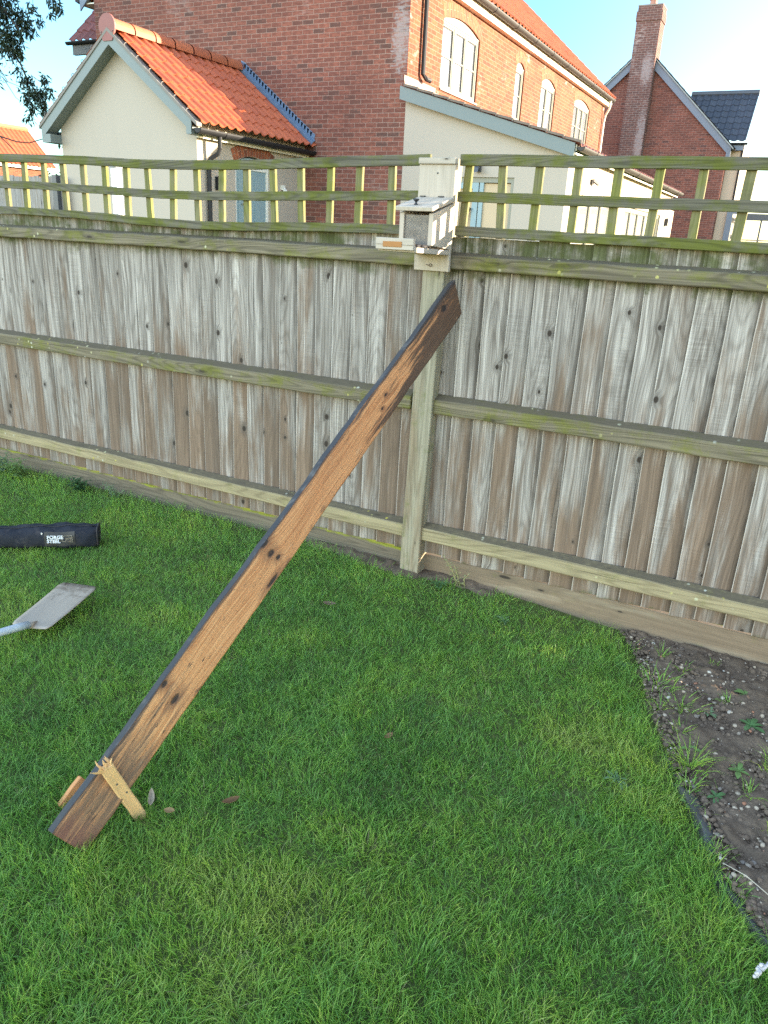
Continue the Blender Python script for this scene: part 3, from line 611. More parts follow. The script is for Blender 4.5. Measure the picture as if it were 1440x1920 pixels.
# ================================================================== THE LEANING PLANK
P0 = Vector((-1.4751, 1.0365, .10)); P1 = Vector((-1.3106, 3.1, 1.4719)); PA = (P1 - P0).normalized()
PW = Vector((.4764, .4601, -.7492)); PN = Vector((.8767, -.3128, .3654)); PL = 2.4833
def plank_mat():
    t = NT('plank_face'); u, v, _ = t.sep(t.uv())        # u across 0..0.115, v along
    wob = t.noise(t.comb(t.math('MULTIPLY', u, 9.), t.math('MULTIPLY', v, 1.6)), 1., 2.)
    def ell(cu, cv, ru, rv):
        a = t.math('DIVIDE', t.math('SUBTRACT', u, cu), ru); b = t.math('DIVIDE', t.math('SUBTRACT', v, cv), rv)
        return t.math('SQRT', t.math('ADD', t.math('MULTIPLY', a, a), t.math('MULTIPLY', b, b)))
    kn = [(.066, .461, .009, .021), (.011, .476, .008, .014), (.043, 1.011, .010, .018), (.072, 1.019, .007, .012), (.105, .945, .007, .034), (.004, 1.02, .010, .022), (.036, 2.33, .012, .022), (.047, 1.806, .005, .008), (.07, 1.752, .004, .008)]
    ds = [ell(*k) for k in kn]; dmin = ds[0]
    for d in ds[1:]: dmin = t.math('MINIMUM', dmin, d)
    ring = t.ramp(dmin, 3.4, 1.0)
    U2 = t.math('ADD', t.math('ADD', u, t.math('MULTIPLY', ring, .010)), t.math('MULTIPLY', wob, .05))
    fine = t.noise(t.comb(t.math('MULTIPLY', U2, 260.), t.math('MULTIPLY', v, 4.)), 1., 4., .65)
    lines = t.noise(t.comb(t.math('MULTIPLY', U2, 62.), t.math('MULTIPLY', v, .55)), 1., 2.); lines = t.math('PINGPONG', t.math('FRACT', t.math('MULTIPLY', lines, 9.)), .5)
    g = t.math('ADD', t.math('MULTIPLY', fine, .75), t.math('MULTIPLY', lines, .5))
    saw = t.noise(t.comb(t.math('MULTIPLY', u, 12.), t.math('MULTIPLY', v, 330.)), 1., 2.); g = t.math('ADD', g, t.math('MULTIPLY', t.math('SUBTRACT', saw, .5), .22))
    col = t.mix(t.ramp(g, .22, .85), (.42, .16, .05), (.76, .405, .165))
    hue = t.ramp(v, .4, 1.5); col = t.mix(t.math('MULTIPLY', hue, .55), col, t.mix(t.ramp(g, .25, .8), (.34, .115, .04), (.66, .29, .115)))
    # dirty grey-brown lower end, red foot, dark upper end and right edge
    dn = t.noise(t.comb(t.math('MULTIPLY', u, 55.), t.math('MULTIPLY', v, 3.4)), 1., 5., .7)
    low = t.math('ADD', dn, t.ramp(v, .85, .06, -.20, .12)); col = t.mix(t.ramp(low, .42, .66, 0., .9), col, t.mix(fine, (.055, .034, .02), (.21, .13, .078)))
    col = t.mix(t.math('MULTIPLY', t.ramp(v, .11, .01), t.ramp(dn, .3, .6, .3, .85)), col, (.17, .065, .042))
    up = t.math('ADD', t.math('ADD', dn, t.ramp(v, 1.35, 2.4, -.26, .20)), t.math('MULTIPLY', t.ramp(u, .05, .115), t.ramp(v, 1.2, 1.8, .0, .26)))
    col = t.mix(t.ramp(up, .48, .66, 0., .93), col, t.mix(fine, (.018, .012, .008), (.115, .066, .04)))
    bl_ = t.noise(t.comb(t.math('MULTIPLY', u, 30.), t.math('MULTIPLY', v, 5.), 3.), 1., 5., .75); col = t.mix(t.ramp(bl_, .58, .70, 0., .75), col, (.075, .042, .026)); col = t.mix(t.ramp(bl_, .40, .28, 0., .5), col, (.62, .40, .22))
    fl = t.noise(t.comb(t.math('MULTIPLY', u, 170.), t.math('MULTIPLY', v, 17.)), 1., 2.); fz = t.math('MULTIPLY', t.ramp(t.math('ABSOLUTE', t.math('SUBTRACT', u, .045)), .05, .0), t.ramp(v, .95, .6))
    col = t.mix(t.ramp(t.math('ADD', fl, t.math('MULTIPLY', fz, .06)), .70, .74, 0., .95), col, (.018, .013, .012))
    le = t.math('ADD', t.math('MULTIPLY', u, -38.), t.math('MULTIPLY', dn, 2.2)); col = t.mix(t.ramp(le, .55, .95, 0., .8), col, (.04, .033, .03))
    col = t.mix(t.math('MULTIPLY', ring, .5), col, (.13, .058, .03))
    col = t.mix(t.ramp(t.math('ADD', dmin, t.math('MULTIPLY', t.math('SUBTRACT', fine, .5), .8)), 1.25, .55, 0., .93), col, (.022, .016, .013))
    t.bump(t.math('ADD', g, t.ramp(dmin, 1.1, .7, 0., -1.5)), .5, .002); return t.done(col, .55, .35)
def plank_side_mat():
    t = NT('plank_edge'); u, v, _ = t.sep(t.uv()); n = t.noise(t.comb(t.math('MULTIPLY', u, 120.), t.math('MULTIPLY', v, 4.)), 1., 5., .7); n2 = t.noise(t.pos(), 14., 4.)
    c = t.mix(n, (.014, .013, .015), (.085, .08, .085)); c = t.mix(t.ramp(n2, .55, .75, 0., .6), c, (.2, .18, .16)); t.bump(n, .6, .002); return t.done(c, .7, .3)
def plank():
    random.seed(21)
    T = .037; n = 40; rows = []; m = MB(); uvr = []
    for i in range(n + 1):
        f = i / n; s = PL * f; c = P0 + PA * s + PN * (.004 * math.sin(f * 3.14))
        a = random.gauss(0, .0012) + .0025 * math.sin(f * 17); b = random.gauss(0, .0010) - .003 * math.exp(-((s - .95) / .03) ** 2)
        if i == n: e = (.0, -.082)
        else: e = (0, 0)
        A0 = c + PW * a + PA * e[0]; B0 = c + PW * (.119 + b) + PA * (e[1] if i == n else 0)
        if i == n - 1: B0 = B0 - PA * .03
        rows.append([A0 - PN * T, A0, B0 - PW * .004, B0 - PN * .004, B0 - PN * T]); 
        uvr.append([(.3, s), (0, s), (.113, s), (.117, s), (.2, s), (.25, s)])
    for i in range(n):
        for j in range(5):
            k = (j + 1) % 5; uu = [uvr[i][j], uvr[i][j + 1], uvr[i + 1][j + 1], uvr[i + 1][j]]
            if j == 0: uu = [(.3, uvr[i][0][1]), (.341, uvr[i][0][1]), (.341, uvr[i + 1][0][1]), (.3, uvr[i + 1][0][1])]
            m.poly([rows[i][j], rows[i][k], rows[i + 1][k], rows[i + 1][j]], uu, 0, 0 if j in (1, 2) else 1)
    m.poly(rows[0][::-1], [(0, 0)] * 5, 0, 2); m.poly(rows[n], [(.05, 2.4)] * 5, 0, 1)
    o = m.build('plank', [plank_mat(), plank_side_mat(), plain('red_end_grain', (.17, .06, .04), .8)], None, bevel=.0018)
    tag(o, 'long stained orange brown plank leaning from the lawn up against the fence post', 'plank')
plank()
def stake():
    random.seed(4); Rr = random.uniform
    S = thing('stake', 'fresh yellow pine stake with a splintered top standing in front of the plank foot', 'stake', (-1.405, 1.25, .05))
    # face edges: bottom far/near, top far/near
    B = Vector((-1.408, 1.258, .055)); Tp = Vector((-1.432, 1.186, .247)); ax = (Tp - B).normalized(); L = (Tp - B).length
    view = (CAM - (B + Tp) / 2).normalized(); wd = ax.cross(view).normalized(); nn = wd.cross(ax).normalized()
    if nn.dot(view) < 0: nn = -nn
    m = MB(); m.bar(B - ax * .09, Tp - ax * .02, wd * .0185, nn * .010, n=9, jit=.0006, rnd=.66); body = m.build('stake_body', M['pine_new'], S, bevel=.003)
    m = MB()
    for i in range(12):
        a = Rr(-1, 1); b = Rr(-1, 1); p = Tp - ax * .024 + wd * a * .016 + nn * b * .008; l = Rr(.012, .036)
        tip = p + ax * l + (wd * a * .5 - wd * Rr(-.3, 1.0) + nn * b * .5) * l * .75; md = (p + tip) / 2 + wd * Rr(-.004, .004)
        m.tube([p, md, tip], [.0045, .003, .0008], 4, rnd=random.random())
    m.build('splinters', M['pine_new'], S)
    for (a, z) in ((-.15, .56), (.35, .33)):
        p = B + ax * L * z + wd * a * .018 + nn * .0102
        k = MB(); k.poly([p + wd * .0032 * math.cos(q_) + ax * .004 * math.sin(q_) + nn * .0004 for q_ in np.linspace(0, 6.283, 11)[:-1]], [(0, 0)] * 10); k.build('nail_mark', plain('nail_stain', (.16, .13, .09), .7), S)
    C_ = Vector((-1.618, 1.238, .05)); m = MB(); m.bar(C_ - PA * .07, C_ + PA * .026, PW * .010, PN * .012, n=3, jit=.0008, rnd=.2)
    tag(m.build('wood_block', plain('orange_wood', (.55, .24, .09), .7), None, bevel=.002), 'small orange wooden peg poking from the grass behind the plank foot', 'wood block')
stake()
def flake(name, label, cat, p, d, l, w, col, curl=.3, hgt=.03):
    p = Vector(p); d = Vector((math.cos(d), math.sin(d), 0)); s = Vector((-d.y, d.x, 0)); m = MB(); n = 6; top = []; bot = []
    for i in range(n + 1):
        f = i / n * 2 - 1; ww = w * (1 - abs(f) ** 2.2) * .5 + .001; c = p + d * l * f * .5 + Vector((0, 0, hgt + curl * l * f * f * .5))
        top.append([c - s * ww + Vector((0, 0, ww * .5)), c, c + s * ww + Vector((0, 0, ww * .5))]); bot.append([q_ - Vector((0, 0, .0012)) for q_ in top[-1]][::-1])
    rows = [a + b for a, b in zip(top, bot)]; m.grid(rows, [[(0, 0)] * 7] * (n + 1), .5, 0, closed=True); m.poly(rows[0], [(0, 0)] * 6); m.poly(rows[-1][::-1], [(0, 0)] * 6)
    return tag(m.build(name, plain(name + '_surface', col, .8, .15, var=.35, scale=60.), None), label, cat)
flake('bark_sliver', 'pale curved sliver of wood lying on the grass right of the stake', 'wood chip', (-1.405, 1.325, 0), 2.3, .075, .018, (.36, .27, .18))
flake('dead_leaf', 'dark brown curled leaf lying out on the open grass right of the plank foot', 'leaf', (-1.2, 1.44, 0), 1.0, .055, .022, (.16, .085, .04))
flake('dead_leaf', 'small tan crumpled leaf on the grass just right of the pale wood sliver', 'leaf', (-1.325, 1.315, 0), .4, .032, .02, (.32, .2, .09))
flake('dead_leaf', 'small brown leaf lying in the middle of the lawn below the post', 'leaf', (-.945, 1.965, 0), 1.3, .04, .018, (.22, .12, .06))
flake('dead_leaf', 'faint pinkish brown leaf in the grass right of the middle of the plank', 'leaf', (-1.632, 2.685, 0), .3, .06, .03, (.2, .11, .09))

# ================================================================== TOOL BAG AND SPADE
def bag():
    random.seed(13)
    B = thing('tool_bag', 'long black fabric tool bag with a white lettered patch lying on the lawn', 'bag', (-3.3, 2.45, 0))
    E = Vector((-3.05, 2.64, 0)); d = Vector((-.774, -.633, 0)); s = Vector((-.633, .774, 0)); L = 1.0; m = MB(); n = 46; K = 22; rows = []; uvr = []
    def sec(f, k):
        e = min(1, f * L / .05); a = 6.2832 * k / K - 1.2
        rw = .074 * (.55 + .45 * e ** .5) * (1 + .05 * math.sin(f * 11)); rh = .053 * (1.02 + .0 * e) * (1 + .06 * math.sin(f * 7 + 1))
        ca, sa = math.cos(a), math.sin(a); sq = (abs(ca) ** 3.2 + abs(sa) ** 3.2) ** (-1 / 3.2)
        y = ca * sq * rw; z = sa * sq * rh
        cr = .0045 * math.sin(f * 60 + a * 3) * math.exp(-f * 3) + .004 * math.sin(f * 35 + a * 2) + .002 * math.sin(f * 83 - a * 5)
        y += ca * cr; z += sa * cr
        zc = .058 + .006 * math.sin(f * 5)
        if e < 1: y += .0
        return E + d * (f * L + (.0 if e >= 1 else 0)) + s * y + Vector((0, 0, max(zc + z, .012)))
    for i in range(n + 1):
        f = (i / n) ** 1.25; rows.append([sec(f, k) for k in range(K)]); uvr.append([(k / K * .4, f) for k in range(K + 1)])
    m.grid(rows, uvr, 0, 0, closed=True); m.poly(rows[0][::-1], [(0, 0)] * K); m.poly(rows[-1], [(0, 0)] * K)
    t = NT('black_nylon'); p = t.pos(); nn = t.noise(p, 420., 3.); n2 = t.noise(p, 16., 4., .7)
    c = t.mix(nn, (.012, .013, .018), (.038, .04, .05)); c = t.mix(t.ramp(n2, .48, .75, 0., .6), c, (.10, .085, .078)); t.bump(nn, .5, .001)
    body = m.build('bag_body', t.done(c, .85, .2), B, smooth=True)
    # folded flap / zip along the upper front and piping round the end
    pts = [sec(f, 10.2) + Vector((0, 0, .002)) for f in np.linspace(.012, .98, 40)]; z = MB(); z.tube(pts, .0042, 6); z.build('zip_seam', plain('black_zip', (.015, .015, .018), .5, .4), B, smooth=True)
    pts = [sec(.004, k) - d * .003 for k in range(K + 1)]; z = MB(); z.tube(pts, .004, 6); z.build('end_piping', plain('end_piping_cloth', (.05, .042, .04), .7), B, smooth=True)
    # patch: follows the front of the bag (towards the camera)
    fr = []
    kc = 22 * (.5) + 22 * 1.2 / 6.2832      # angle pi -> front (-s)
    f0, f1 = .105, .255
    P = MB(); rws = []
    out = -s
    for j in range(6):
        k = kc + 2.6 - 4.4 * j / 5 - .9
        rws.append([sec(f1 + (f0 - f1) * i / 8, k) + out * .0022 + Vector((0, 0, .0015)) for i in range(9)])
    P.grid(rws, [[(0, 0)] * 9] * 6); patch = P.build('patch', plain('patch_cloth', (.055, .05, .045), .6, .3), B, smooth=True, recalc=False)
    top = (rws[0][0] + rws[0][8]) / 2; bot = (rws[5][0] + rws[5][8]) / 2
    ux = (rws[2][8] - rws[2][0]).normalized(); hi, lo = (rws[0][0], rws[5][0]) if rws[0][0].z > rws[5][0].z else (rws[5][0], rws[0][0])
    uy = (hi - lo); ph = uy.length; uy.normalize(); uz = ux.cross(uy).normalized(); uy = uz.cross(ux)
    if uz.dot(CAM - lo) < 0: uz = -uz
    mid = (rws[2][0] + rws[3][0]) / 2
    def txt(word, px_, py_, size, name, mat):
        cu = bpy.data.curves.new(name, 'FONT'); cu.body = word; cu.size = size; cu.offset = size * .035; cu.extrude = .0003; cu.resolution_u = 3; cu.space_character = 1.02
        ob = bpy.data.objects.new(name, cu); link(ob); dg = bpy.context.evaluated_depsgraph_get(); me = bpy.data.meshes.new_from_object(ob.evaluated_get(dg)); bpy.data.objects.remove(ob)
        o = bpy.data.objects.new(name, me); link(o); me.materials.clear(); me.materials.append(mat); o.parent = patch
        org = mid + ux * px_ + uy * py_ + uz * .006
        o.matrix_basis = Matrix(((ux.x, uy.x, uz.x, org.x), (ux.y, uy.y, uz.y, org.y), (ux.z, uy.z, uz.z, org.z), (0, 0, 0, 1))); return o
    wm = plain('white_print', (.8, .8, .8), .6)
    txt('FORGE', .014, .003, .025, 'lettering', wm); txt('STEEL', .014, -.018, .025, 'lettering', wm)
    # little printed outline drawing beside the words
    g = MB(); gm = plain('tan_print', (.34, .28, .2), .6)
    def ln(a, b, w=.0009):
        A_ = mid + ux * a[0] + uy * a[1] + uz * .0062; B_ = mid + ux * b[0] + uy * b[1] + uz * .0062; g.bar(A_, B_, (B_ - A_).cross(uz).normalized() * w, uz * .0003)
    for a, b in (((.088, .018), (.135, .021)), ((.088, .018), (.088, -.010)), ((.088, -.010), (.105, -.013)), ((.105, -.013), (.108, .006)), ((.108, .006), (.135, .008)), ((.118, .016), (.132, .0)), ((.112, -.002), (.136, -.004)), ((.114, -.012), (.136, -.013)), ((.136, .021), (.138, -.013))): ln(a, b)
    g.build('printed_drawing', gm, patch)
    w = MB(); c = sec(.265, kc - 2.4) + out * .004
    w.tube([c, c + out * .006], .005, 8); w.build('press_stud', plain('pale_stud', (.6, .58, .55), .5), B)
bag()
def spade():
    S = thing('spade', 'garden spade with a muddy pale steel blade lying face up on the lawn', 'spade', (-2.57, 1.95, .05))
    A = Vector((-2.520, 1.79, .052)); T = Vector((-2.612, 2.135, .085)); ax = (T - A).normalized(); L = (T - A).length; w = Vector((.1, 0, 0)); w = (w - ax * w.dot(ax)).normalized(); nz = w.cross(ax)
    if nz.z < 0: nz = -nz
    m = MB(); n = 14; K = 10; rows = []; uvr = []
    for i in range(n + 1):
        f = i / n; hw = .092 * (1 - .06 * (1 - f)); r = []
        e = 1.
        if f > .93: e = 1 - ((f - .93) / .07) ** 3 * .12
        if f < .07: e = 1 - ((.07 - f) / .07) ** 2 * .10
        for k in range(K + 1):
            g = k / K * 2 - 1; dish = .006 * g * g * (1 - f * .6) - .003 * math.sin(f * 3.14)
            r.append(A + ax * L * f * (1) + w * hw * g * e + nz * dish + ax * (-.006 * g ** 4 if f > .9 else 0))
        rows.append(r); uvr.append([(k / K * .18, f * L) for k in range(K + 1)])
    m.grid(rows, uvr, 0, 0)
    t = NT('muddy_steel'); u, v, _ = t.sep(t.uv()); n1 = t.noise(t.comb(t.math('MULTIPLY', u, 30.), t.math('MULTIPLY', v, 6.)), 1., 5., .7); n2 = t.noise(t.pos(), 28., 5., .7)
    c = t.mix(n1, (.32, .25, .185), (.48, .39, .30)); mud = t.math('ADD', n2, t.ramp(v, .12, .36, -.14, .16)); c = t.mix(t.ramp(mud, .52, .66, 0., .85), c, (.25, .19, .135)); c = t.mix(t.ramp(mud, .70, .78), c, (.15, .1, .07))
    bl = m.build('blade', t.done(c, .5, .4, .15), S, smooth=True); so = bl.modifiers.new('thick', 'SOLIDIFY'); so.thickness = .003; so.offset = -1
    r = MB(); r.tube([A + ax * .05 + nz * .001, A + ax * .02 + nz * .006, A + ax * .0 + nz * .012], [.003, .010, .015], 10); r.build('socket', t.m, S, smooth=True)
    r = MB(); a0 = A + nz * .016
    r.tube([a0, a0 + Vector((-.005, -.05, .008)), Vector((-2.553, 1.66, .075)), Vector((-2.575, 1.4, .075)), Vector((-2.61, .95, .07))], [.0165, .0165, .016, .0155, .0155], 12)
    r.build('shaft', plain('pale_blue_shaft', (.43, .46, .47), .35, .5, var=.1), S, smooth=True)
    r = MB(); r.tube([(-2.68, .93, .07), (-2.61, .945, .07), (-2.54, .96, .07)], .016, 10); r.build('handle_grip', M['dark'], S, smooth=True)
spade()

# ================================================================== BED EDGING, WEEDS, SMALL THINGS
def edging():
    m = MB(); pts = []
    ys = np.linspace(2.42, 1.35, 60)
    for y in ys:
        x = float(edge_x(y)) + .006; z = float(ground_z(x, y)); on = math.exp(-((y - 2.15) / .13) ** 4) + .8 * math.exp(-((y - 1.82) / .14) ** 4)
        h = -.022 + .062 * min(1, on) + .003 * math.sin(y * 40); lean = .02 + .06 * min(1, on)
        pts.append([(x - .004, y, z - .03), (x + .002, y, z + h), (x + .004 + .003, y, z + h), (x + .004 + lean, y, z + .008), (x + lean, y, z - .03)])
    m.grid(pts, [[(0, 0)] * 6] * len(pts), 0, 0, closed=True)
    tag(m.build('lawn_edging', plain('grey_plastic_edging', (.085, .08, .072), .6, .35, var=.25, scale=30.), None, smooth=False), 'dark grey plastic lawn edging strip between the grass and the soil bed', 'edging')
edging()
M['leaf'] = plain('weed_leaf', (.075, .15, .05), .5, .35, var=.35, scale=25.)
M['leaf_pale'] = plain('pale_leaf', (.14, .21, .10), .55, .3, var=.3, scale=25.)
M['leaf_lime'] = plain('lime_leaf', (.13, .21, .06), .5, .3, var=.3, scale=25.)
M['leaf_dry'] = plain('dry_leaf', (.32, .3, .13), .7, .2, var=.3, scale=25.)
M['leaf_dark'] = plain('dark_leaf', (.03, .08, .025), .5, .35, var=.4, scale=25.)
def leaf(m, base, d, l, w, droop=.5, rise=.5, cup=.25):
    base = Vector(base); d = Vector((d.x, d.y, 0)).normalized(); s = Vector((-d.y, d.x, 0)); rows = []; n = 6
    for i in range(n + 1):
        f = i / n; ww = w * .5 * (max(0., math.sin(min(1, f * .95 + .05) * 3.1415)) ** .7) * (.35 + .65 * min(1, f * 1.6)) + .0006
        c = base + d * l * f + Vector((0, 0, l * (rise * f - droop * f * f)))
        rows.append([c - s * ww + Vector((0, 0, ww * cup)), c, c + s * ww + Vector((0, 0, ww * cup))])
    m.grid(rows, [[(0, 0)] * 4] * (n + 1), random.random())
def bedz(x, y): return float(ground_z(x, y)) + (.024 if x > edge_x(y) else 0.)
def rosette(label, x, y, n, l, w, mat='leaf', rise=.45, seed=0, cat='weed'):
    l *= .8; w *= .8; random.seed(seed); z = bedz(x, y); T = thing('weed', label, cat, (x, y, z)); m = MB(); a0 = random.random() * 6
    for i in range(n):
        a = a0 + i * 2.4; k = random.uniform(.6, 1.1); leaf(m, (x, y, z + .002), Vector((math.cos(a), math.sin(a))), l * k, w * k, random.uniform(.25, .5), rise * random.uniform(.7, 1.3))
    m.build('leaves', M[mat], T, smooth=True); st = MB(); st.tube([(x, y, z - .01), (x, y, z + .008)], .003, 6); st.build('crown', M[mat], T)
def tuft(label, x, y, n, h, spread, seed=0, tone=.55, lean=.7):
    global rng; h *= .72; spread *= 1.2; lean = min(1.05, lean + .1); z = bedz(x, y); r0 = rng; rng = np.random.default_rng(seed)
    a = rng.random(n) * 6.28; rr = spread * rng.random(n); bx = x + np.cos(a) * rr; by = y + np.sin(a) * rr
    V, f, k, _ = blades(bx, by, np.full(n, z - .004), h * (.5 + .6 * rng.random(n)), .0028 + .002 * rng.random(n), a + rng.normal(0, .5, n), np.clip(lean + rng.normal(0, .25, n), .1, 1.2), np.zeros(n))
    T = tag(np_mesh('grass_tuft', V, f, k, M['grass'], np.repeat(np.clip(tone + rng.normal(0, .13, n), .1, .85), 7)), label, 'grass tuft'); rng = r0
rosette('broad leaved weed nearest the fence of the two rosettes at the right of the bed', .115, 2.93, 7, .07, .028, 'leaf_lime', seed=1)
rosette('broad leaved weed rosette in the bed just below the first one', .145, 2.72, 8, .065, .026, 'leaf', seed=2)
rosette('low weed rosette with blunt leaves right of the biggest grass tuft', .125, 2.42, 7, .065, .024, 'leaf_lime', seed=3)
rosette('small dark weed below the biggest grass tuft beside the edging', .075, 2.245, 6, .05, .022, 'leaf', seed=4)
rosette('small round leaved weed above the biggest grass tuft', -.03, 2.46, 8, .045, .022, 'leaf_lime', seed=5)
rosette('tiny seedling trailing beside the top end of the edging strip', .0, 2.17, 5, .03, .014, 'leaf_lime', seed=6)
rosette('pale jagged weed at the corner where lawn meets the gravel board', -.36, 2.95, 9, .055, .016, 'leaf_pale', seed=7)
rosette('pale weed rosette in the middle of the bed between pebbles', .0, 2.72, 8, .05, .014, 'leaf_pale', seed=8)
rosette('flat spiky weed in the lawn in front of the right panel', -.90, 3.0, 10, .06, .012, 'leaf_pale', seed=9)
rosette('low leafy weed in the lawn below the bed corner', -.22, 2.2, 9, .06, .014, 'leaf_pale', seed=10)
tuft('biggest bright grass tuft spreading over the lawn edge beside the edging', -.02, 2.36, 60, .14, .05, 11, .66, .95)
tuft('grass tuft creeping into the bed near the top of the lawn edge', -.20, 2.83, 46, .10, .06, 12, .5, .9)
tuft('thin spiky grass tuft on the soil near the gravel board', -.22, 3.06, 18, .09, .015, 13, .45, .7)
tuft('grass tuft in the bed just right of the first creeping tuft', -.09, 2.72, 40, .10, .05, 14, .55, .9)
tuft('small grass tuft below the creeping tufts at the lawn edge', -.075, 2.55, 26, .08, .03, 15, .6, .8)
tuft('grass tuft at the right edge of the picture beside the biggest tuft', .24, 2.49, 46, .12, .04, 16, .66, .8)
tuft('small upright grass tuft at the right edge of the picture below the weeds', .245, 2.16, 22, .09, .015, 17, .72, .6)
tuft('tiny grass tuft by the gravel board right of the thin spiky one', -.02, 3.1, 12, .05, .012, 18, .6, .6)
tuft('sparse grass tuft on the bare soil low in the bed', .1, 2.0, 14, .06, .02, 19, .5, .9)
def bush(name, label, x, y, h, n, mat, ls, seed, cat='plant', spread=.1, lw=.35):
    random.seed(seed); z = float(ground_z(x, y)); T = thing(name, label, cat, (x, y, z)); st = MB(); m = MB()
    for s in range(n):
        a = random.random() * 6.28; hh = h * random.uniform(.55, 1); tip = Vector((x + math.cos(a) * spread * random.random(), y - abs(math.sin(a)) * spread * random.random(), z + hh)); mid = Vector((x, y, z)) * .5 + tip * .5 + Vector((0, 0, hh * .08))
        st.tube([(x + random.gauss(0, .01), y, z - .01), mid, tip], [.0025, .002, .001], 5)
        for k in range(int(6 + hh * 40)):
            f = (k + .5) / int(6 + hh * 40); p = (Vector((x, y, z)).lerp(mid, f * 2) if f < .5 else mid.lerp(tip, f * 2 - 1)); b = k * 2.4 + random.random(); l = ls * (1.1 - .5 * f)
            leaf(m, p, Vector((math.cos(b), math.sin(b))), l, l * lw, .5, .6)
    st.build('stems', M[mat], T); m.build('leaves', M[mat], T, smooth=True)
bush('fence_plant', 'bright green bushy plant at the fence foot on the far left', -4.22, 3.08, .15, 9, 'leaf_lime', .06, 31)
bush('fence_plant', 'darker grey green plant cut off by the left edge of the picture', -4.40, 3.08, .2, 8, 'leaf_pale', .05, 32, lw=.25)
bush('fence_plant', 'dark low nettle clump against the gravel board left of the pale weed', -3.72, 3.12, .11, 8, 'leaf_dark', .05, 33, lw=.5)
bush('fence_plant', 'pale wispy weed against the mossy gravel board', -3.46, 3.14, .12, 6, 'leaf_pale', .028, 34, lw=.3)
bush('withered_plant', 'withered yellowing plant with drooping top right of the post foot', -1.19, 3.17, .17, 4, 'leaf_dry', .03, 35, spread=.12)
bush('fence_plant', 'small green seedling in the bare soil right of the post foot', -1.27, 3.10, .05, 5, 'leaf', .035, 36, spread=.05)
def small_bits():
    random.seed(8)
    T = thing('dried_flower_spike', 'white fluffy dried flower spike lying at the lower right edge of the picture', 'flower', (.22, 1.6, .03))
    pts = [Vector((.222, 1.60, .045)), Vector((.226, 1.615, .05)), Vector((.238, 1.632, .055)), Vector((.252, 1.645, .055)), Vector((.268, 1.652, .055))]
    st = MB(); st.tube(pts + [Vector((.36, 1.69, .03))], .0015, 5); st.build('stem', M['leaf_dry'], T)
    V = []; F = []; n = 0
    for i in range(34):
        f = i / 33 * 4; a = pts[min(int(f), 3)]; p = a.lerp(pts[min(int(f), 3) + 1], f - int(f)) + Vector([random.gauss(0, .0028) for _ in range(3)])
        V.append(IV * (.0042 + .0025 * random.random()) * (1 + .3 * (rng.random((len(IV), 1)) - .5)) + np.array(p)); F.append(IF + n * len(IV)); n += 1
    np_mesh('florets', np.concatenate(V), np.concatenate(F).ravel(), np.full(n * len(IF), 3), plain('white_fluff', (.50, .46, .44), .9, .1), parent=T)
    s = MB(); s.tube([(.12, 1.945, .04), (.18, 1.91, .055), (.30, 1.845, .04)], [.001, .0013, .0008], 5); tag(s.build('dry_stalk', plain('straw', (.5, .43, .33), .8, .1), None), 'thin pale dry stalk lying across the soil near the right edge', 'stalk')
small_bits()
for i, (lb, x, y, n, h) in enumerate((('wispy grass tuft on the soil midway along the gravel board', -.12, 3.0, 14, .07), ('little grass tuft between the two creeping tufts at the lawn edge', -.16, 2.66, 24, .08), ('low grass tuft at the lawn edge above the edging strip', -.0, 2.26, 22, .08), ('small grass tuft between the two broad leaved rosettes', .06, 2.84, 16, .06), ('fine grass tuft just below the low blunt leaved rosette', .17, 2.31, 16, .07), ('sprouting grass tuft beside the lower part of the edging', .16, 1.88, 16, .07))):
    tuft(lb, x, y, n, h, .03, 80 + i, .52, .9)

# ================================================================== HOUSES
def arc(a, b, zs, rise, n=12):
    """points from (a,zs) over to (b,zs) along a segmental arch"""
    if rise <= 0: return [(a, zs), (b, zs)]
    h = (b - a) / 2; r = (h * h + rise * rise) / (2 * rise); cu = (a + b) / 2; cz = zs + rise - r; t0 = math.asin(h / r)
    return [(cu + r * math.sin(t), cz + r * math.cos(t)) for t in np.linspace(-t0, t0, n + 1)]
def wall_open(m, P, u0, u1, z0, z1, ops, inward, depth=.1, mi=0, rmi=0):
    u = u0; inw = Vector(inward) * depth
    def quad(pts): m.poly([P(*q) for q in pts], pts, .5, mi)
    for (a, b, s, zs, rise) in sorted(ops):
        quad([(u, z0), (a, z0), (a, z1), (u, z1)])
        if s > z0: quad([(a, z0), (b, z0), (b, s), (a, s)])
        ar = arc(a, b, zs, rise)
        quad([(a, z1)] + ar + [(b, z1)])
        ring = [(b, s), (a, s)] + ar if s > z0 else None
        loop = [(a, s)] + ar + [(b, s)]
        for i in range(len(loop)):
            k = (i + 1) % len(loop)
            p, q = P(*loop[i]), P(*loop[k]); L = (Vector(q) - Vector(p)).length
            m.poly([p, q, Vector(q) + inw, Vector(p) + inw], [(0, 0), (0, L), (depth, L), (depth, 0)], .5, rmi)
        u = b
    quad([(u, z0), (u1, z0), (u1, z1), (u, z1)])
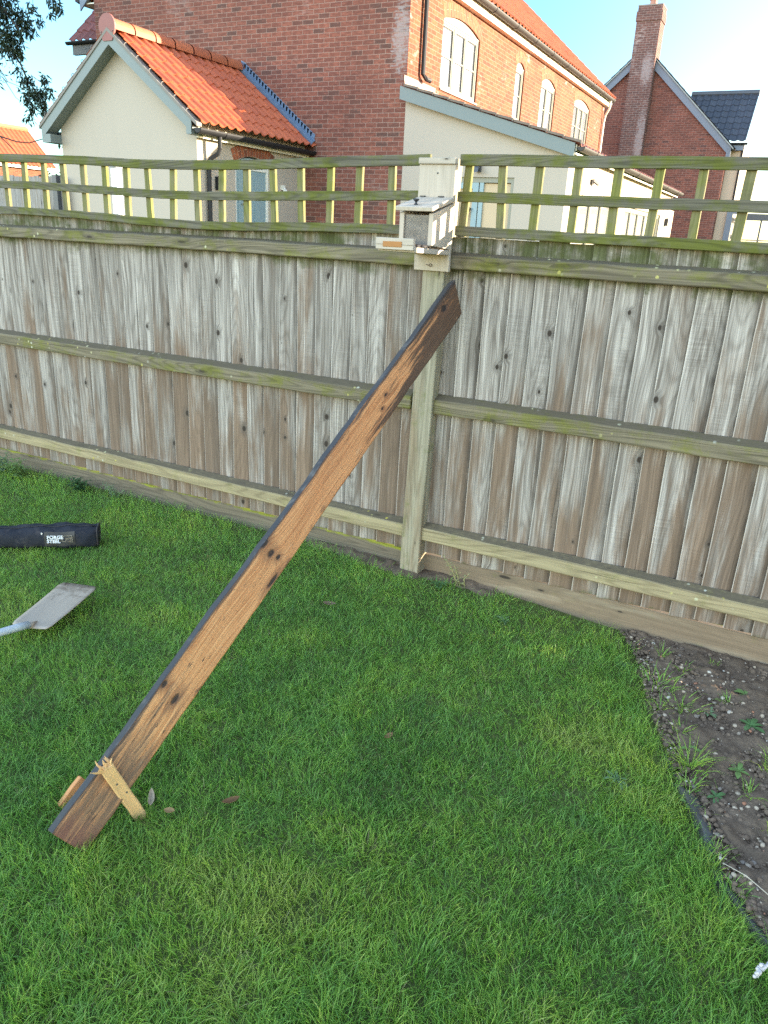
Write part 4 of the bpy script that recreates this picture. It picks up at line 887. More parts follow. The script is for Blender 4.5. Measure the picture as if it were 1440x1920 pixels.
def arch_band(m, P, out, a, b, zs, rise, h=.215, d=.003, mi=0):
    A = arc(a, b, zs, rise, 14); o = Vector(out) * d; L = 0; cu = (a + b) / 2
    hw = (b - a) / 2; r = (hw * hw + rise * rise) / (2 * rise); cz = zs + rise - r
    for i in range(len(A) - 1):
        p, q = A[i], A[i + 1]; l = math.hypot(q[0] - p[0], q[1] - p[1])
        def ext(t): v = Vector((t[0] - cu, t[1] - cz)); v = v.normalized() * h; return (t[0] + v.x, t[1] + v.y)
        e, f = ext(p), ext(q)
        m.poly([P(*p) + o, P(*q) + o, P(*f) + o, P(*e) + o], [(0, L), (0, L + l), (h, L + l), (h, L)], .5, mi); L += l
def make_window(parent, P, out, a, b, s, zs, rise, lights, bars=True, set_in=.055, fm=None, gm=None, fw=.055):
    """casement window: frame + pane(s) set in an opening; P(u,z)->point on the wall face, out = outward normal"""
    o = Vector(out); m = MB(); fm = fm or M['frame']
    def bx(u0, u1, z0, z1, d0, d1, mi=0):
        c = [P(u0, z0) - o * d1, P(u1, z0) - o * d1, P(u1, z1) - o * d1, P(u0, z1) - o * d1]; f = [p + o * (d1 - d0) for p in c]
        m.poly(f, [(0, 0)] * 4, .5, mi)
        for i in range(4): k = (i + 1) % 4; m.poly([c[i], c[k], f[k], f[i]], [(0, 0)] * 4, .5, mi)
    d = set_in
    bx(a, a + fw, s, zs, d, d + .06); bx(b - fw, b, s, zs, d, d + .06); bx(a + fw, b - fw, s, s + fw, d, d + .06); bx(a + fw, b - fw, zs - fw, zs, d, d + .06)
    if rise:
        A = arc(a, b, zs, rise); m.poly([P(*q) - o * (d + .002) for q in A], [(0, 0)] * len(A), .5, 0)
        bx(a, b, zs - .012, zs + .012, d - .012, d)
    W = (b - a - 2 * fw) / lights
    for i in range(lights):
        u0 = a + fw + W * i; u1 = u0 + W
        if i: bx(u0 - .025, u0 + .025, s + fw, zs - fw, d + .002, d + .06)
        e = .035; x0, x1 = u0 + (.025 if i else 0), u1 - (.025 if i < lights - 1 else 0)
        for q in ((x0, x0 + e, s + fw, zs - fw), (x1 - e, x1, s + fw, zs - fw), (x0 + e, x1 - e, s + fw, s + fw + e), (x0 + e, x1 - e, zs - fw - e, zs - fw)): bx(*q, d + .012, d + .05)
        if bars: zm = (s + zs) / 2; bx(x0 + e, x1 - e, zm - .013, zm + .013, d + .02, d + .05)
    bx(a - .02, b + .02, s - .03, s, -.03, d + .06)
    for i in range(lights):
        u0 = a + fw + W * i + (.025 if i else 0) + .035; u1 = a + fw + W * (i + 1) - (.025 if i < lights - 1 else 0) - .035; k = .014
        for q in ((u0, u0 + k, s + fw + .035, zs - fw - .035), (u1 - k, u1, s + fw + .035, zs - fw - .035), (u0, u1, s + fw + .035, s + fw + .035 + k), (u0, u1, zs - fw - .035 - k, zs - fw - .035)): bx(*q, d + .03, d + .045, 1)
    w = m.build('window', [fm, M['darkgrey']], parent, bevel=0)
    g = MB(); q = [(a + fw, s + fw), (b - fw, s + fw), (b - fw, zs - fw), (a + fw, zs - fw)]
    g.poly([P(*x) - o * (d + .04) for x in q], q, .5); g.poly([P(*x) - o * (d + .052) for x in q][::-1], q, .5); g.build('pane', gm or M['glass'], w, recalc=False); return w
def pantiles(m, o, e, s, le, ls, tw=.2, ch=.30, prof=.022, mi=0, step=.016, sub=7, seed=1):
    """o = lower left corner, e = unit along eave, s = unit up the slope"""
    o, e, s = Vector(o), Vector(e).normalized(), Vector(s).normalized(); n = e.cross(s).normalized()
    if n.z < 0: n = -n
    rr = random.Random(seed); nc = max(1, round(ls / ch)); ch = ls / nc; nt = max(1, round(le / tw)); tw = le / nt
    def hgt(x): x = x % 1.; return prof * (math.cos(6.2832 * x) + .28 * math.cos(12.566 * x + .6))
    for c in range(nc):
        for k in range(nt):
            r = rr.random(); dz = rr.gauss(0, .0012); ds = rr.gauss(0, .003)
            lo = []; hi = []; fr = []
            for q in range(sub + 1):
                x = k * tw + tw * q / sub; hh = hgt(q / sub) + prof
                a = o + e * x + s * (c * ch - .02 + ds); lo.append(a + n * (hh + step + dz)); fr.append(a + n * (hh + step - .016)); hi.append(o + e * x + s * ((c + 1) * ch) + n * (hh + dz * .3))
            for q in range(sub):
                m.poly([lo[q], lo[q + 1], hi[q + 1], hi[q]], [(q * .03, 0), (q * .03 + .03, 0), (q * .03 + .03, ch), (q * .03, ch)], r, mi)
                m.poly([fr[q], fr[q + 1], lo[q + 1], lo[q]], [(0, 0)] * 4, r, mi)
def half_gutter(name, parent, p0, p1, mat, rad=.056, union=1.9, brackets=True):
    p0, p1 = Vector(p0), Vector(p1); d = (p1 - p0); L = d.length; d.normalize(); s = d.cross(Vector((0, 0, 1))).normalized(); m = MB()
    def run(a, b, r):
        rows = []
        for t in (a, b):
            c = p0 + d * t; out = [c + s * math.cos(k) * r - Vector((0, 0, 1)) * math.sin(k) * r for k in np.linspace(0, 3.1416, 11)]
            inn = [c + (q - c) * (1 - .006 / r) + Vector((0, 0, .0)) for q in out][::-1]; rows.append(out + inn)
        m.grid(rows, [[(0, 0)] * 23] * 2, 0, 0, closed=True); m.poly(rows[0][::-1][:], [(0, 0)] * 22); m.poly(rows[1], [(0, 0)] * 22)
    run(0, L, rad); x = union * .5
    while x < L: run(x - .05, x + .05, rad + .008); x += union
    for x in (0, L):   # stop ends
        c = p0 + d * x; m.poly([c + s * math.cos(k) * rad - Vector((0, 0, 1)) * math.sin(k) * rad for k in np.linspace(0, 3.1416, 11)], [(0, 0)] * 11)
    return m.build(name, mat, parent)
def barge(m, pts, y0, y1, h, mi=0):
    """boards following the polyline pts (x,z top edge) with vertical-ish depth h, between y0 (front) and y1"""
    for (x0, z0), (x1, z1) in zip(pts[:-1], pts[1:]):
        a = [Vector((x0, y0, z0 - h)), Vector((x1, y0, z1 - h)), Vector((x1, y0, z1)), Vector((x0, y0, z0))]; b = [p + Vector((0, y1 - y0, 0)) for p in a]
        m.poly(a, [(0, 0)] * 4, .5, mi); m.poly(b[::-1], [(0, 0)] * 4, .5, mi)
        for i in range(4): k = (i + 1) % 4; m.poly([a[i], b[i], b[k], a[k]], [(0, 0)] * 4, .5, mi)

def main_house():
    H = thing('brick_house', 'large red brick house with orange pantiles, cream side wing and lean to', 'house', (-9.5, 16, .2))
    XC, YG, YF, XL = -6.656, 13.0, 26.57, -13.84; EZ = 5.72; XM = (XC + XL) / 2; tanp = .85; AZ = EZ + (XC - XM) * tanp + .25
    LP = lambda u, z: Vector((XC, u, z)); GP = lambda u, z: Vector((u, YG, z))
    ops = [(14.33, 16.09, 4.19, 5.29, .14), (18.31, 18.89, 4.19, 5.27, .11), (20.2, 21.38, 4.19, 5.28, .14), (23.2, 24.9, 4.19, 5.31, .14)]
    m = MB()
    m.poly([GP(*q) for q in ((XL, 0), (XC, 0), (XC, EZ + .2), (XM, AZ), (XL, EZ + .2))], [(XL, 0), (XC, 0), (XC, EZ + .2), (XM, AZ), (XL, EZ + .2)], .5, 0)
    wall_open(m, LP, YG, YF, 0, EZ + .2, ops, (-1, 0, 0), .11, 1, 1)
    m.poly([(XL, YF, 0), (XL, YG, 0), (XL, YG, EZ + .2), (XL, YF, EZ + .2)], [(YF, 0), (YG, 0), (YG, EZ), (YF, EZ)], .5, 0)
    q = [(XC, 0), (XL, 0), (XL, EZ + .2), (XM, AZ), (XC, EZ + .2)]; m.poly([(x, YF, z) for x, z in q], q, .5, 0)
    m.build('wall', [M['brick'], M['brick_lit']], H)
    for (a, b, s, zs, rise), n in zip(ops, (3, 1, 2, 3)): make_window(H, LP, (1, 0, 0), a, b, s, zs, rise, n, set_in=.03)
    for (a, b, s, zs, rise) in ops:
        m = MB(); arch_band(m, LP, (1, 0, 0), a - .02, b + .02, zs + .003, rise); m.build('brick_arch', M['soldier'], H, recalc=False)
    # whitish quoin patch of bricks on the gable corner
    m = MB(); q = [(-7.32, 3.55), (XC + .002, 3.55), (XC + .002, 5.9), (-7.05, 5.9)]
    # roof
    m = MB(); rz = lambda x: 6.02 + tanp * (-6.54 - x); sl = Vector((-1, 0, tanp)).normalized()
    xe = -6.44
    ls = abs((XM - xe) / sl.x)
    pantiles(m, (xe, YG - .06, rz(xe) - .03), (0, 1, 0), sl, YF - YG + .26, ls, seed=3)
    xe2 = 2 * XM + 6.24; pantiles(m, (xe2, YG - .06, rz(-6.24) - .03), (0, 1, 0), Vector((1, 0, tanp)), YF - YG + .26, abs((XM + 6.24) / sl.x), seed=4, sub=4)
    r = m.build('roof', M['tile'], H, smooth=False, recalc=False)
    m = MB(); m.tube([(XM, YG - .06, rz(XM) + .02), (XM, YF + .2, rz(XM) + .02)], .13, 10); m.build('ridge', M['ridge'], r)
    zt = rz(XC)
    for sg in (1, -1):
        m = MB(); P = lambda x: x if sg > 0 else 2 * XM - x
        if sg > 0: m.box((XC + .001, YG + .005, 5.66), (-6.53, YF + .1, 5.88))
        else: m.box((P(-6.33), YG + .0, 5.71), (XL, YF, 5.73)); m.box((P(-6.33), YG - .02, 5.69), (P(-6.31), YF + .1, 5.87))
        m.build('soffit_fascia', M['white_pvc'], H)
    m = MB(); barge(m, [(XL - .35, rz(XC + .35) - .03), (XM, rz(XM) - .03), (XC + .2, rz(XC + .2) - .03)], YG - .05, YG - .02, .2); m.build('bargeboard', M['fascia_blue'], H)
    m = MB(); barge(m, [(XM, rz(XM) - .03), (XC + .2, rz(XC + .2) - .03)], YF + .08, YF + .11, .2); m.build('bargeboard', M['fascia_blue'], H)
    half_gutter('gutter', H, (-6.45, YG - .05, 5.86), (-6.45, YF + .15, 5.86), M['gutter_grey'], .078, 1.3)
    half_gutter('gutter', H, (2 * XM + 6.245, YG - .05, 5.80), (2 * XM + 6.245, YF + .15, 5.80), M['gutter'], .062)
    m = MB(); m.tube([(-6.45, 13.45, 5.80), (-6.47, 13.45, 5.64), (-6.58, 13.47, 5.52), (-6.60, 13.48, 5.4), (-6.60, 13.49, 4.26), (-6.56, 13.56, 4.19), (-6.53, 13.66, 4.18)], .040, 9); m.build('downpipe', M['gutter'], H)
    m = MB(); m.tube([(-6.45, 26.4, 5.8), (-6.46, 26.42, 5.60), (-6.57, 26.45, 5.4), (-6.60, 26.47, 5.2), (-6.60, 26.47, 3.2)], .036, 9); m.build('downpipe', M['white_pvc'], H)
    # back left wing whose tiled roof shows left of the gable
    m = MB(); s2 = Vector((0, 1, .95)).normalized(); pantiles(m, (-15.05, 13.42, 5.19), (1, 0, 0), s2, 1.25, 1.6, seed=8, sub=6); wr = m.build('wing_roof', M['tile_old'], H, recalc=False)
    m = MB(); m.box((-14.15, 13.5, 0), (XL - .02, 17, 5.1)); m.build('wing_wall', M['brick_far'], H)
    half_gutter('gutter', H, (-15.12, 13.37, 5.17), (-13.9, 13.37, 5.17), M['gutter'], .06)
    m = MB(); m.box((-15.0, 13.40, 4.93), (-13.88, 13.48, 5.12)); m.build('soffit_fascia', M['darkgrey'], H)
    # ---------------- gabled side wing ("annexe")
    YA, YW, RXc, RZt = 9.80, 10.03, -10.19, 4.36; WR, WL = -8.70, -11.66; tp = .775; hz = lambda x: RZt - tp * abs(x - RXc)
    AP = lambda u, z: Vector((WR, u, z)); m = MB()
    q = [(WL, 0), (WR, 0), (WR, hz(WR) - .06), (RXc, RZt - .06), (WL, hz(WL) - .06)]; m.poly([(x, YW, z) for x, z in q], q, .5)
    door = (10.95, 11.90, .3, 2.62, .12); wall_open(m, AP, YW, YG, 0, hz(WR) - .05, [door], (-1, 0, 0), .10)
    m.poly([(WL, YG, 0), (WL, YW, 0), (WL, YW, hz(WL) - .05), (WL, YG, hz(WL) - .05)], [(0, 0)] * 4, .5)
    m.build('annexe_wall', M['cream'], H)
    m = MB(); arch_band(m, AP, (1, 0, 0), door[0] - .03, door[1] + .06, 2.623, .12, .2, .004); m.build('brick_arch', M['soldier'], H, recalc=False)
    m = MB(); ex = 1.69; sl = Vector((1, 0, tp)).normalized(); lsl = ex / sl.x
    sr = Vector((-1, 0, tp)).normalized()
    pantiles(m, (RXc + ex, YA + .04, hz(RXc + ex) + .012), (0, 1, 0), sr, YG - YA - .04, lsl, tw=.205, ch=.31, seed=12, prof=.024, step=.018)
    pantiles(m, (RXc - ex, YA + .04, hz(RXc - ex) + .012), (0, 1, 0), sl, YG - YA - .04, lsl, tw=.205, ch=.31, seed=13, prof=.024, step=.018)
    ar = m.build('annexe_roof', M['tile'], H, recalc=False)
    m = MB(); x = YA + .0; rr = .14; i = 0
    while x < YG - .02:
        l = min(.45, YG - x); rows = []
        for t, g in ((0, 1.0), (l - .02, 1.0), (l - .02, 1.0)):
            rows.append([Vector((RXc + rr * (1.0 + .05 * (t == 0)) * math.cos(k), x + t, RZt + .03 + rr * .95 * (1.0 + .05 * (t == 0)) * math.sin(k))) for k in np.linspace(-.25, 3.39, 14)])
        m.grid(rows, [[(0, 0)] * 15] * 3, random.random()); x += .45
    m.build('ridge_tiles', M['ridge'], ar, smooth=False, recalc=False)
    m = MB(); c = Vector((RXc - .0, YA - .012, RZt + .04)); o = [c + Vector((.17 * math.cos(k), 0, .17 * math.sin(k))) for k in np.linspace(-.5, 3.64, 18)] + [c + Vector((-.095, 0, -.2)), c + Vector((.095, 0, -.2))]
    b = [p + Vector((0, .03, 0)) for p in o]; m.poly(o, [(0, 0)] * 20); m.poly(b[::-1], [(0, 0)] * 20)
    for i in range(20): k = (i + 1) % 20; m.poly([o[i], b[i], b[k], o[k]], [(0, 0)] * 4)
    m.build('ridge_end_cap', M['capdisc'], ar)
    # mortared verge under the tiles with little metal clips
    m = MB(); barge(m, [(RXc - ex - .02, hz(RXc - ex - .02) + .022), (RXc, RZt + .022), (RXc + ex + .02, hz(RXc + ex + .02) + .022)], YA - .015, YA + .10, .05); m.build('verge', M['mortar'], ar)
    for sg in (1, -1):
        for k in range(7):
            m = MB(); t = .12 + k * .235; xx = RXc + sg * t * 1.0
            zz = hz(xx) + .035; m.tube([(xx, YA - .02, zz - .02), (xx + .0, YA - .024, zz + .02), (xx, YA - .004, zz + .036), (xx, YA + .02, zz + .038)], .0055, 5)
            m.build('verge_clip', M['mortar'], ar)
    m = MB(); bt = [(RXc - ex + .02, hz(RXc - ex + .02) - .03), (RXc, RZt - .03), (RXc + ex - .10, hz(RXc + ex - .10) - .03)]
    barge(m, bt, YA, YA + .022, .175)
    # sloping soffit behind the boards, and box ends
    for x0, x1 in ((RXc - ex + .02, RXc), (RXc, RXc + ex - .1)):
        m.poly([(x0, YA + .022, hz(x0) - .19), (x1, YA + .022, hz(x1) - .19), (x1, YW, hz(x1) - .19), (x0, YW, hz(x0) - .19)], [(0, 0)] * 4)
    m.box((RXc - ex + .021, YA + .001, 2.80), (WL + .001, YW + .12, 2.93)); m.box((WR - .0, YA + .001, 2.90), (RXc + ex - .10, YW - .002, 3.0))
    # left eave fascia
    m.box((RXc - ex + .021, YW + .121, 2.82), (RXc - ex + .05, YG - .01, 3.0))
    m.build('bargeboard', M['fascia'], H)
    m = MB(); m.box((WR + .001, YW + .0, 2.88), (RXc + ex - .12, YG - .004, 2.905)); m.box((RXc + ex - .12, YA + .26, 2.87), (RXc + ex - .10, YG - .004, 3.0)); m.build('soffit_fascia', M['white_pvc'], H)
    half_gutter('gutter', H, (RXc + ex + .0, YA + .02, 2.985), (RXc + ex + .0, YG - .02, 2.985), M['gutter'], .074, 1.3)
    half_gutter('gutter', H, (RXc - ex - .055, YA + .14, 3.0), (RXc - ex - .055, YG - .02, 3.0), M['gutter'], .058)
    m = MB(); gx_ = RXc + ex - .035
    gx_ += .035; m.tube([(gx_, 10.33, 2.94), (gx_, 10.33, 2.76), (gx_ - .03, 10.32, 2.68), (WR + .07, 10.25, 2.60), (WR + .05, 10.24, 2.52), (WR + .05, 10.24, .3)], .034, 9); m.tube([(WR + .05, 10.24, 2.56), (WR + .05, 10.24, 2.50)], .042, 9); m.build('downpipe', M['gutter'], H)
    # lead flashing stepping down the gable wall
    m = MB(); 
    for i in range(24):
        f0 = i / 24; x0 = RXc + .05 + (ex - .07) * f0; x1 = x0 + (ex - .07) / 24; zz = hz((x0 + x1) / 2) + .08
        m.poly([(x0, YG - .006, hz(x0) + .05), (x1, YG - .006, hz(x1) + .05), (x1 + .05, YG - .006, zz + .10), (x0 + .005, YG - .006, zz + .16)], [(0, 0)] * 4)
    m.bar((RXc + .06, YG - .035, hz(RXc + .06) + .075), (RXc + ex - .0, YG - .035, hz(RXc + ex) + .075), (0, .045, .02), (.03, 0, .035)); m.build('lead_flashing', M['lead'], ar, recalc=False)
    # door
    m = MB(); dz0, dz1 = .3, 2.60
    for u0, u1, a, b in ((10.95, 11.01, dz0, dz1), (11.84, 11.90, dz0, dz1), (11.01, 11.84, dz1 - .07, dz1)): m.box((WR - .08, u0, a), (WR - .03, u1, b))
    D = m.build('door', M['frame_white'], H)
    m = MB(); m.box((WR - .07, 11.01, dz0), (WR - .045, 11.84, dz1 - .07)); m.box((WR - .045, 11.07, 1.3), (WR - .035, 11.32, 2.40)); m.box((WR - .045, 11.52, 1.3), (WR - .035, 11.78, 2.40)); m.build('door_leaf', M['door'], D)
    A_ = arc(10.95, 11.90, 2.601, .12); m = MB(); m.poly([AP(*q) - Vector((.05, 0, 0)) for q in A_], [(0, 0)] * len(A_)); m.build('door_head', M['door'], D)
    m = MB(); m.tube([(WR - .035, 11.14, 1.99), (WR - .0, 11.14, 1.99), (WR - .0, 11.24, 1.99)], .011, 6); m.build('handle', M['metal'], D)
    def lantern(x, y, z, name='wall_lamp'):
        m = MB(); m.box((x, y - .045, z - .1), (x + .02, y + .045, z + .1)); m.box((x + .02, y - .035, z - .08), (x + .09, y + .035, z + .08)); m.tube([(x + .05, y, z + .08), (x + .05, y, z + .12)], [.04, .012], 8); o = m.build(name, M['dark'], H)
        g = MB(); g.box((x + .091, y - .02, z - .04), (x + .094, y + .02, z + .04)); g.build('lamp_glass', M['frame_white'], o)
    lantern(WR + .001, 10.48, 2.26)
    m = MB(); m.box((WR + .001, 12.23, 2.28), (WR + .05, 12.31, 2.36)); m.tube([(WR + .05, 12.27, 2.3), (WR + .1, 12.27, 2.22)], [.03, .045], 8); m.build('security_light', M['frame_white'], H)
    # ---------------- lean to
    XE = -3.70; YB = 23.5; LZ = lambda x: 3.98 - (x + 6.66) * .285; FP = lambda u, z: Vector((u, YG - .004, z)); SP = lambda u, z: Vector((XE, u, z)); m = MB()
    fd = (-5.62, -4.58, .3, 2.60, 0)
    u0 = XC + .003
    for a, b, z0, top in ((u0, fd[0], 0, True), (fd[1], XE, 0, True)): m.poly([FP(a, z0), FP(b, z0), FP(b, LZ(b) - .06), FP(a, LZ(a) - .06)], [(a, z0), (b, z0), (b, LZ(b)), (a, LZ(a))])
    m.poly([FP(fd[0], 2.6), FP(fd[1], 2.6), FP(fd[1], LZ(fd[1]) - .06), FP(fd[0], LZ(fd[0]) - .06)], [(fd[0], 2.6), (fd[1], 2.6), (fd[1], 3), (fd[0], 3)])
    sops = [(14.0, 16.6, .3, 2.42, 0), (17.6, 22.0, .3, 2.42, 0)]
    wall_open(m, SP, YG - .004, YB, 0, LZ(XE) - .05, sops, (-1, 0, 0), .09)
    m.poly([(XE, YB, 0), (XC, YB, 0), (XC, YB, LZ(XC) - .06), (XE, YB, LZ(XE) - .06)], [(0, 0)] * 4)
    m.poly([FP(fd[0], .3), FP(fd[0], 2.6), FP(fd[0], 2.6) + Vector((0, .1, 0)), FP(fd[0], .3) + Vector((0, .1, 0))], [(0, 0)] * 4); m.poly([FP(fd[1], 2.6), FP(fd[1], .3), FP(fd[1], .3) + Vector((0, .1, 0)), FP(fd[1], 2.6) + Vector((0, .1, 0))], [(0, 0)] * 4)
    m.poly([FP(fd[0], 2.6), FP(fd[1], 2.6), FP(fd[1], 2.6) + Vector((0, .1, 0)), FP(fd[0], 2.6) + Vector((0, .1, 0))], [(0, 0)] * 4)
    m.build('lean_to_wall', M['cream'], H)
    # french door in the end wall
    m = MB(); y0 = YG + .03
    for a, b, z0, z1 in ((fd[0], fd[0] + .06, .3, 2.6), (fd[1] - .06, fd[1], .3, 2.6), (fd[0] + .06, fd[1] - .06, 2.52, 2.6)): m.box((a, y0, z0), (b, y0 + .06, z1))
    F = m.build('french_door', M['frame'], H)
    m = MB(); mid = -5.2
    m.box((mid - .11, y0 + .005, .3), (mid - .01, y0 + .06, 2.52)); m.box((mid + .01, y0 + .005, .3), (mid + .08, y0 + .06, 2.52)); m.box((fd[0] + .06, y0 + .01, 2.42), (mid - .11, y0 + .055, 2.52)); m.build('door_stile', M['door'], F)
    m = MB(); m.box((fd[0] + .061, y0 + .045, .31), (fd[1] - .061, y0 + .05, 2.51)); m.build('blind', M['tan'], F)
    m = MB(); m.tube([(-5.50, YG + .01, 1.5), (-5.46, YG - .01, 1.8), (-5.40, YG - .01, 2.0), (-5.32, YG + .0, 2.12)], .03, 7); m.build('curved_handle', M['dark'], F)
    m = MB(); m.box((-5.26, YG - .07, 2.68), (-5.17, YG - .004, 2.78)); m.bar((-5.215, YG - .07, 2.775), (-5.215, YG - .16, 2.70), (.045, 0, 0), (0, .01, .035)); m.build('wall_lamp', M['darkgrey'], H)
    for (a, b, s, zs, rise), n in zip(sops, (3, 5)): make_window(H, SP, (1, 0, 0), a, b, s, zs, 0, n, bars=False, fm=M['frame'], gm=M['glass_low'], set_in=.04)
    m = MB(); s3 = Vector((-1, 0, .285)).normalized(); xe = XE + .16; pantiles(m, (xe, YG - .13, LZ(xe) - .045), (0, 1, 0), s3, YB - YG + .16, (xe - XC) / -s3.x, tw=.21, ch=.3, seed=31, prof=.02); lr = m.build('lean_to_roof', M['tile_old'], H, recalc=False)
    # tile ends along the verge
    m = MB(); 
    for i in range(11):
        x0 = -6.62 + i * .285; m.bar((x0, YG - .15, LZ(x0) + .02), (x0 + .27, YG - .15, LZ(x0 + .27) + .035), (0, .03, 0), (0, 0, .018), rnd=random.random()); m.tube([(x0 + .27, YG - .19, LZ(x0 + .27) + .0), (x0 + .27, YG - .185, LZ(x0 + .27) + .05)], .014, 6)
    m.build('verge', plain('verge_tile', (.2, .155, .125), .8, .1, var=.3), lr)
    m = MB(); barge(m, [(-6.70, LZ(-6.70) - .01), (XE + .10, LZ(XE + .10) - .01)], YG - .15, YG - .125, .20); m.build('bargeboard', M['fascia'], H)
    m = MB(); m.poly([(XC + .003, YG - .126, LZ(XC) - .19), (XE + .1, YG - .126, LZ(XE + .1) - .19), (XE + .1, YG - .005, LZ(XE + .1) - .19), (XC + .003, YG - .005, LZ(XC) - .19)], [(0, 0)] * 4)
    m.box((XE + .001, YG - .1, LZ(XE) - .17), (XE + .12, YB, LZ(XE) - .15)); m.box((XE + .10, YG - .1, LZ(XE) - .20), (XE + .12, YB, LZ(XE) - .06)); m.build('soffit_fascia', M['white_pvc'], H)
    half_gutter('gutter', H, (XE + .19, YG - .12, LZ(XE) - .09), (XE + .19, YB + .1, LZ(XE) - .09), M['gutter_grey'], .066, 1.8)
    m = MB(); m.poly([(XC + .004, YG - .1, LZ(XC) + .10), (XC + .004, YB, LZ(XC) + .10), (XC + .03, YB, LZ(XC) - .0), (XC + .03, YG - .1, LZ(XC) - .0)], [(0, 0)] * 4); m.poly([(XC + .004, YG - .1, LZ(XC) + .10), (XC + .004, YG + 1.15, LZ(XC) + .10), (XC + .004, YG + 1.15, LZ(XC) + .17), (XC + .004, YG - .1, LZ(XC) + .17)], [(0, 0)] * 4); m.build('mortar_flashing', plain('pale_flashing', (.34, .255, .215), .8), lr, recalc=False)
    # twin headed outside light under the lean to gutter, lantern at the far end
    m = MB(); m.box((XE + .001, 14.47, 2.62), (XE + .04, 14.57, 2.70)); m.bar((XE + .03, 14.53, 2.69), (XE + .10, 14.66, 2.63), (0, .02, .02), (.02, -.01, 0)); m.build('security_light', M['gutter_grey'], H)
    lantern(XE + .001, 22.8, 2.27)
    # outshot wall with pale rendered end beside the far lantern
    m = MB(); m.box((XE - .6, 23.52, 0), (XE - .02, 24.2, 2.62)); m.build('end_pier', M['beige'], H)
main_house()

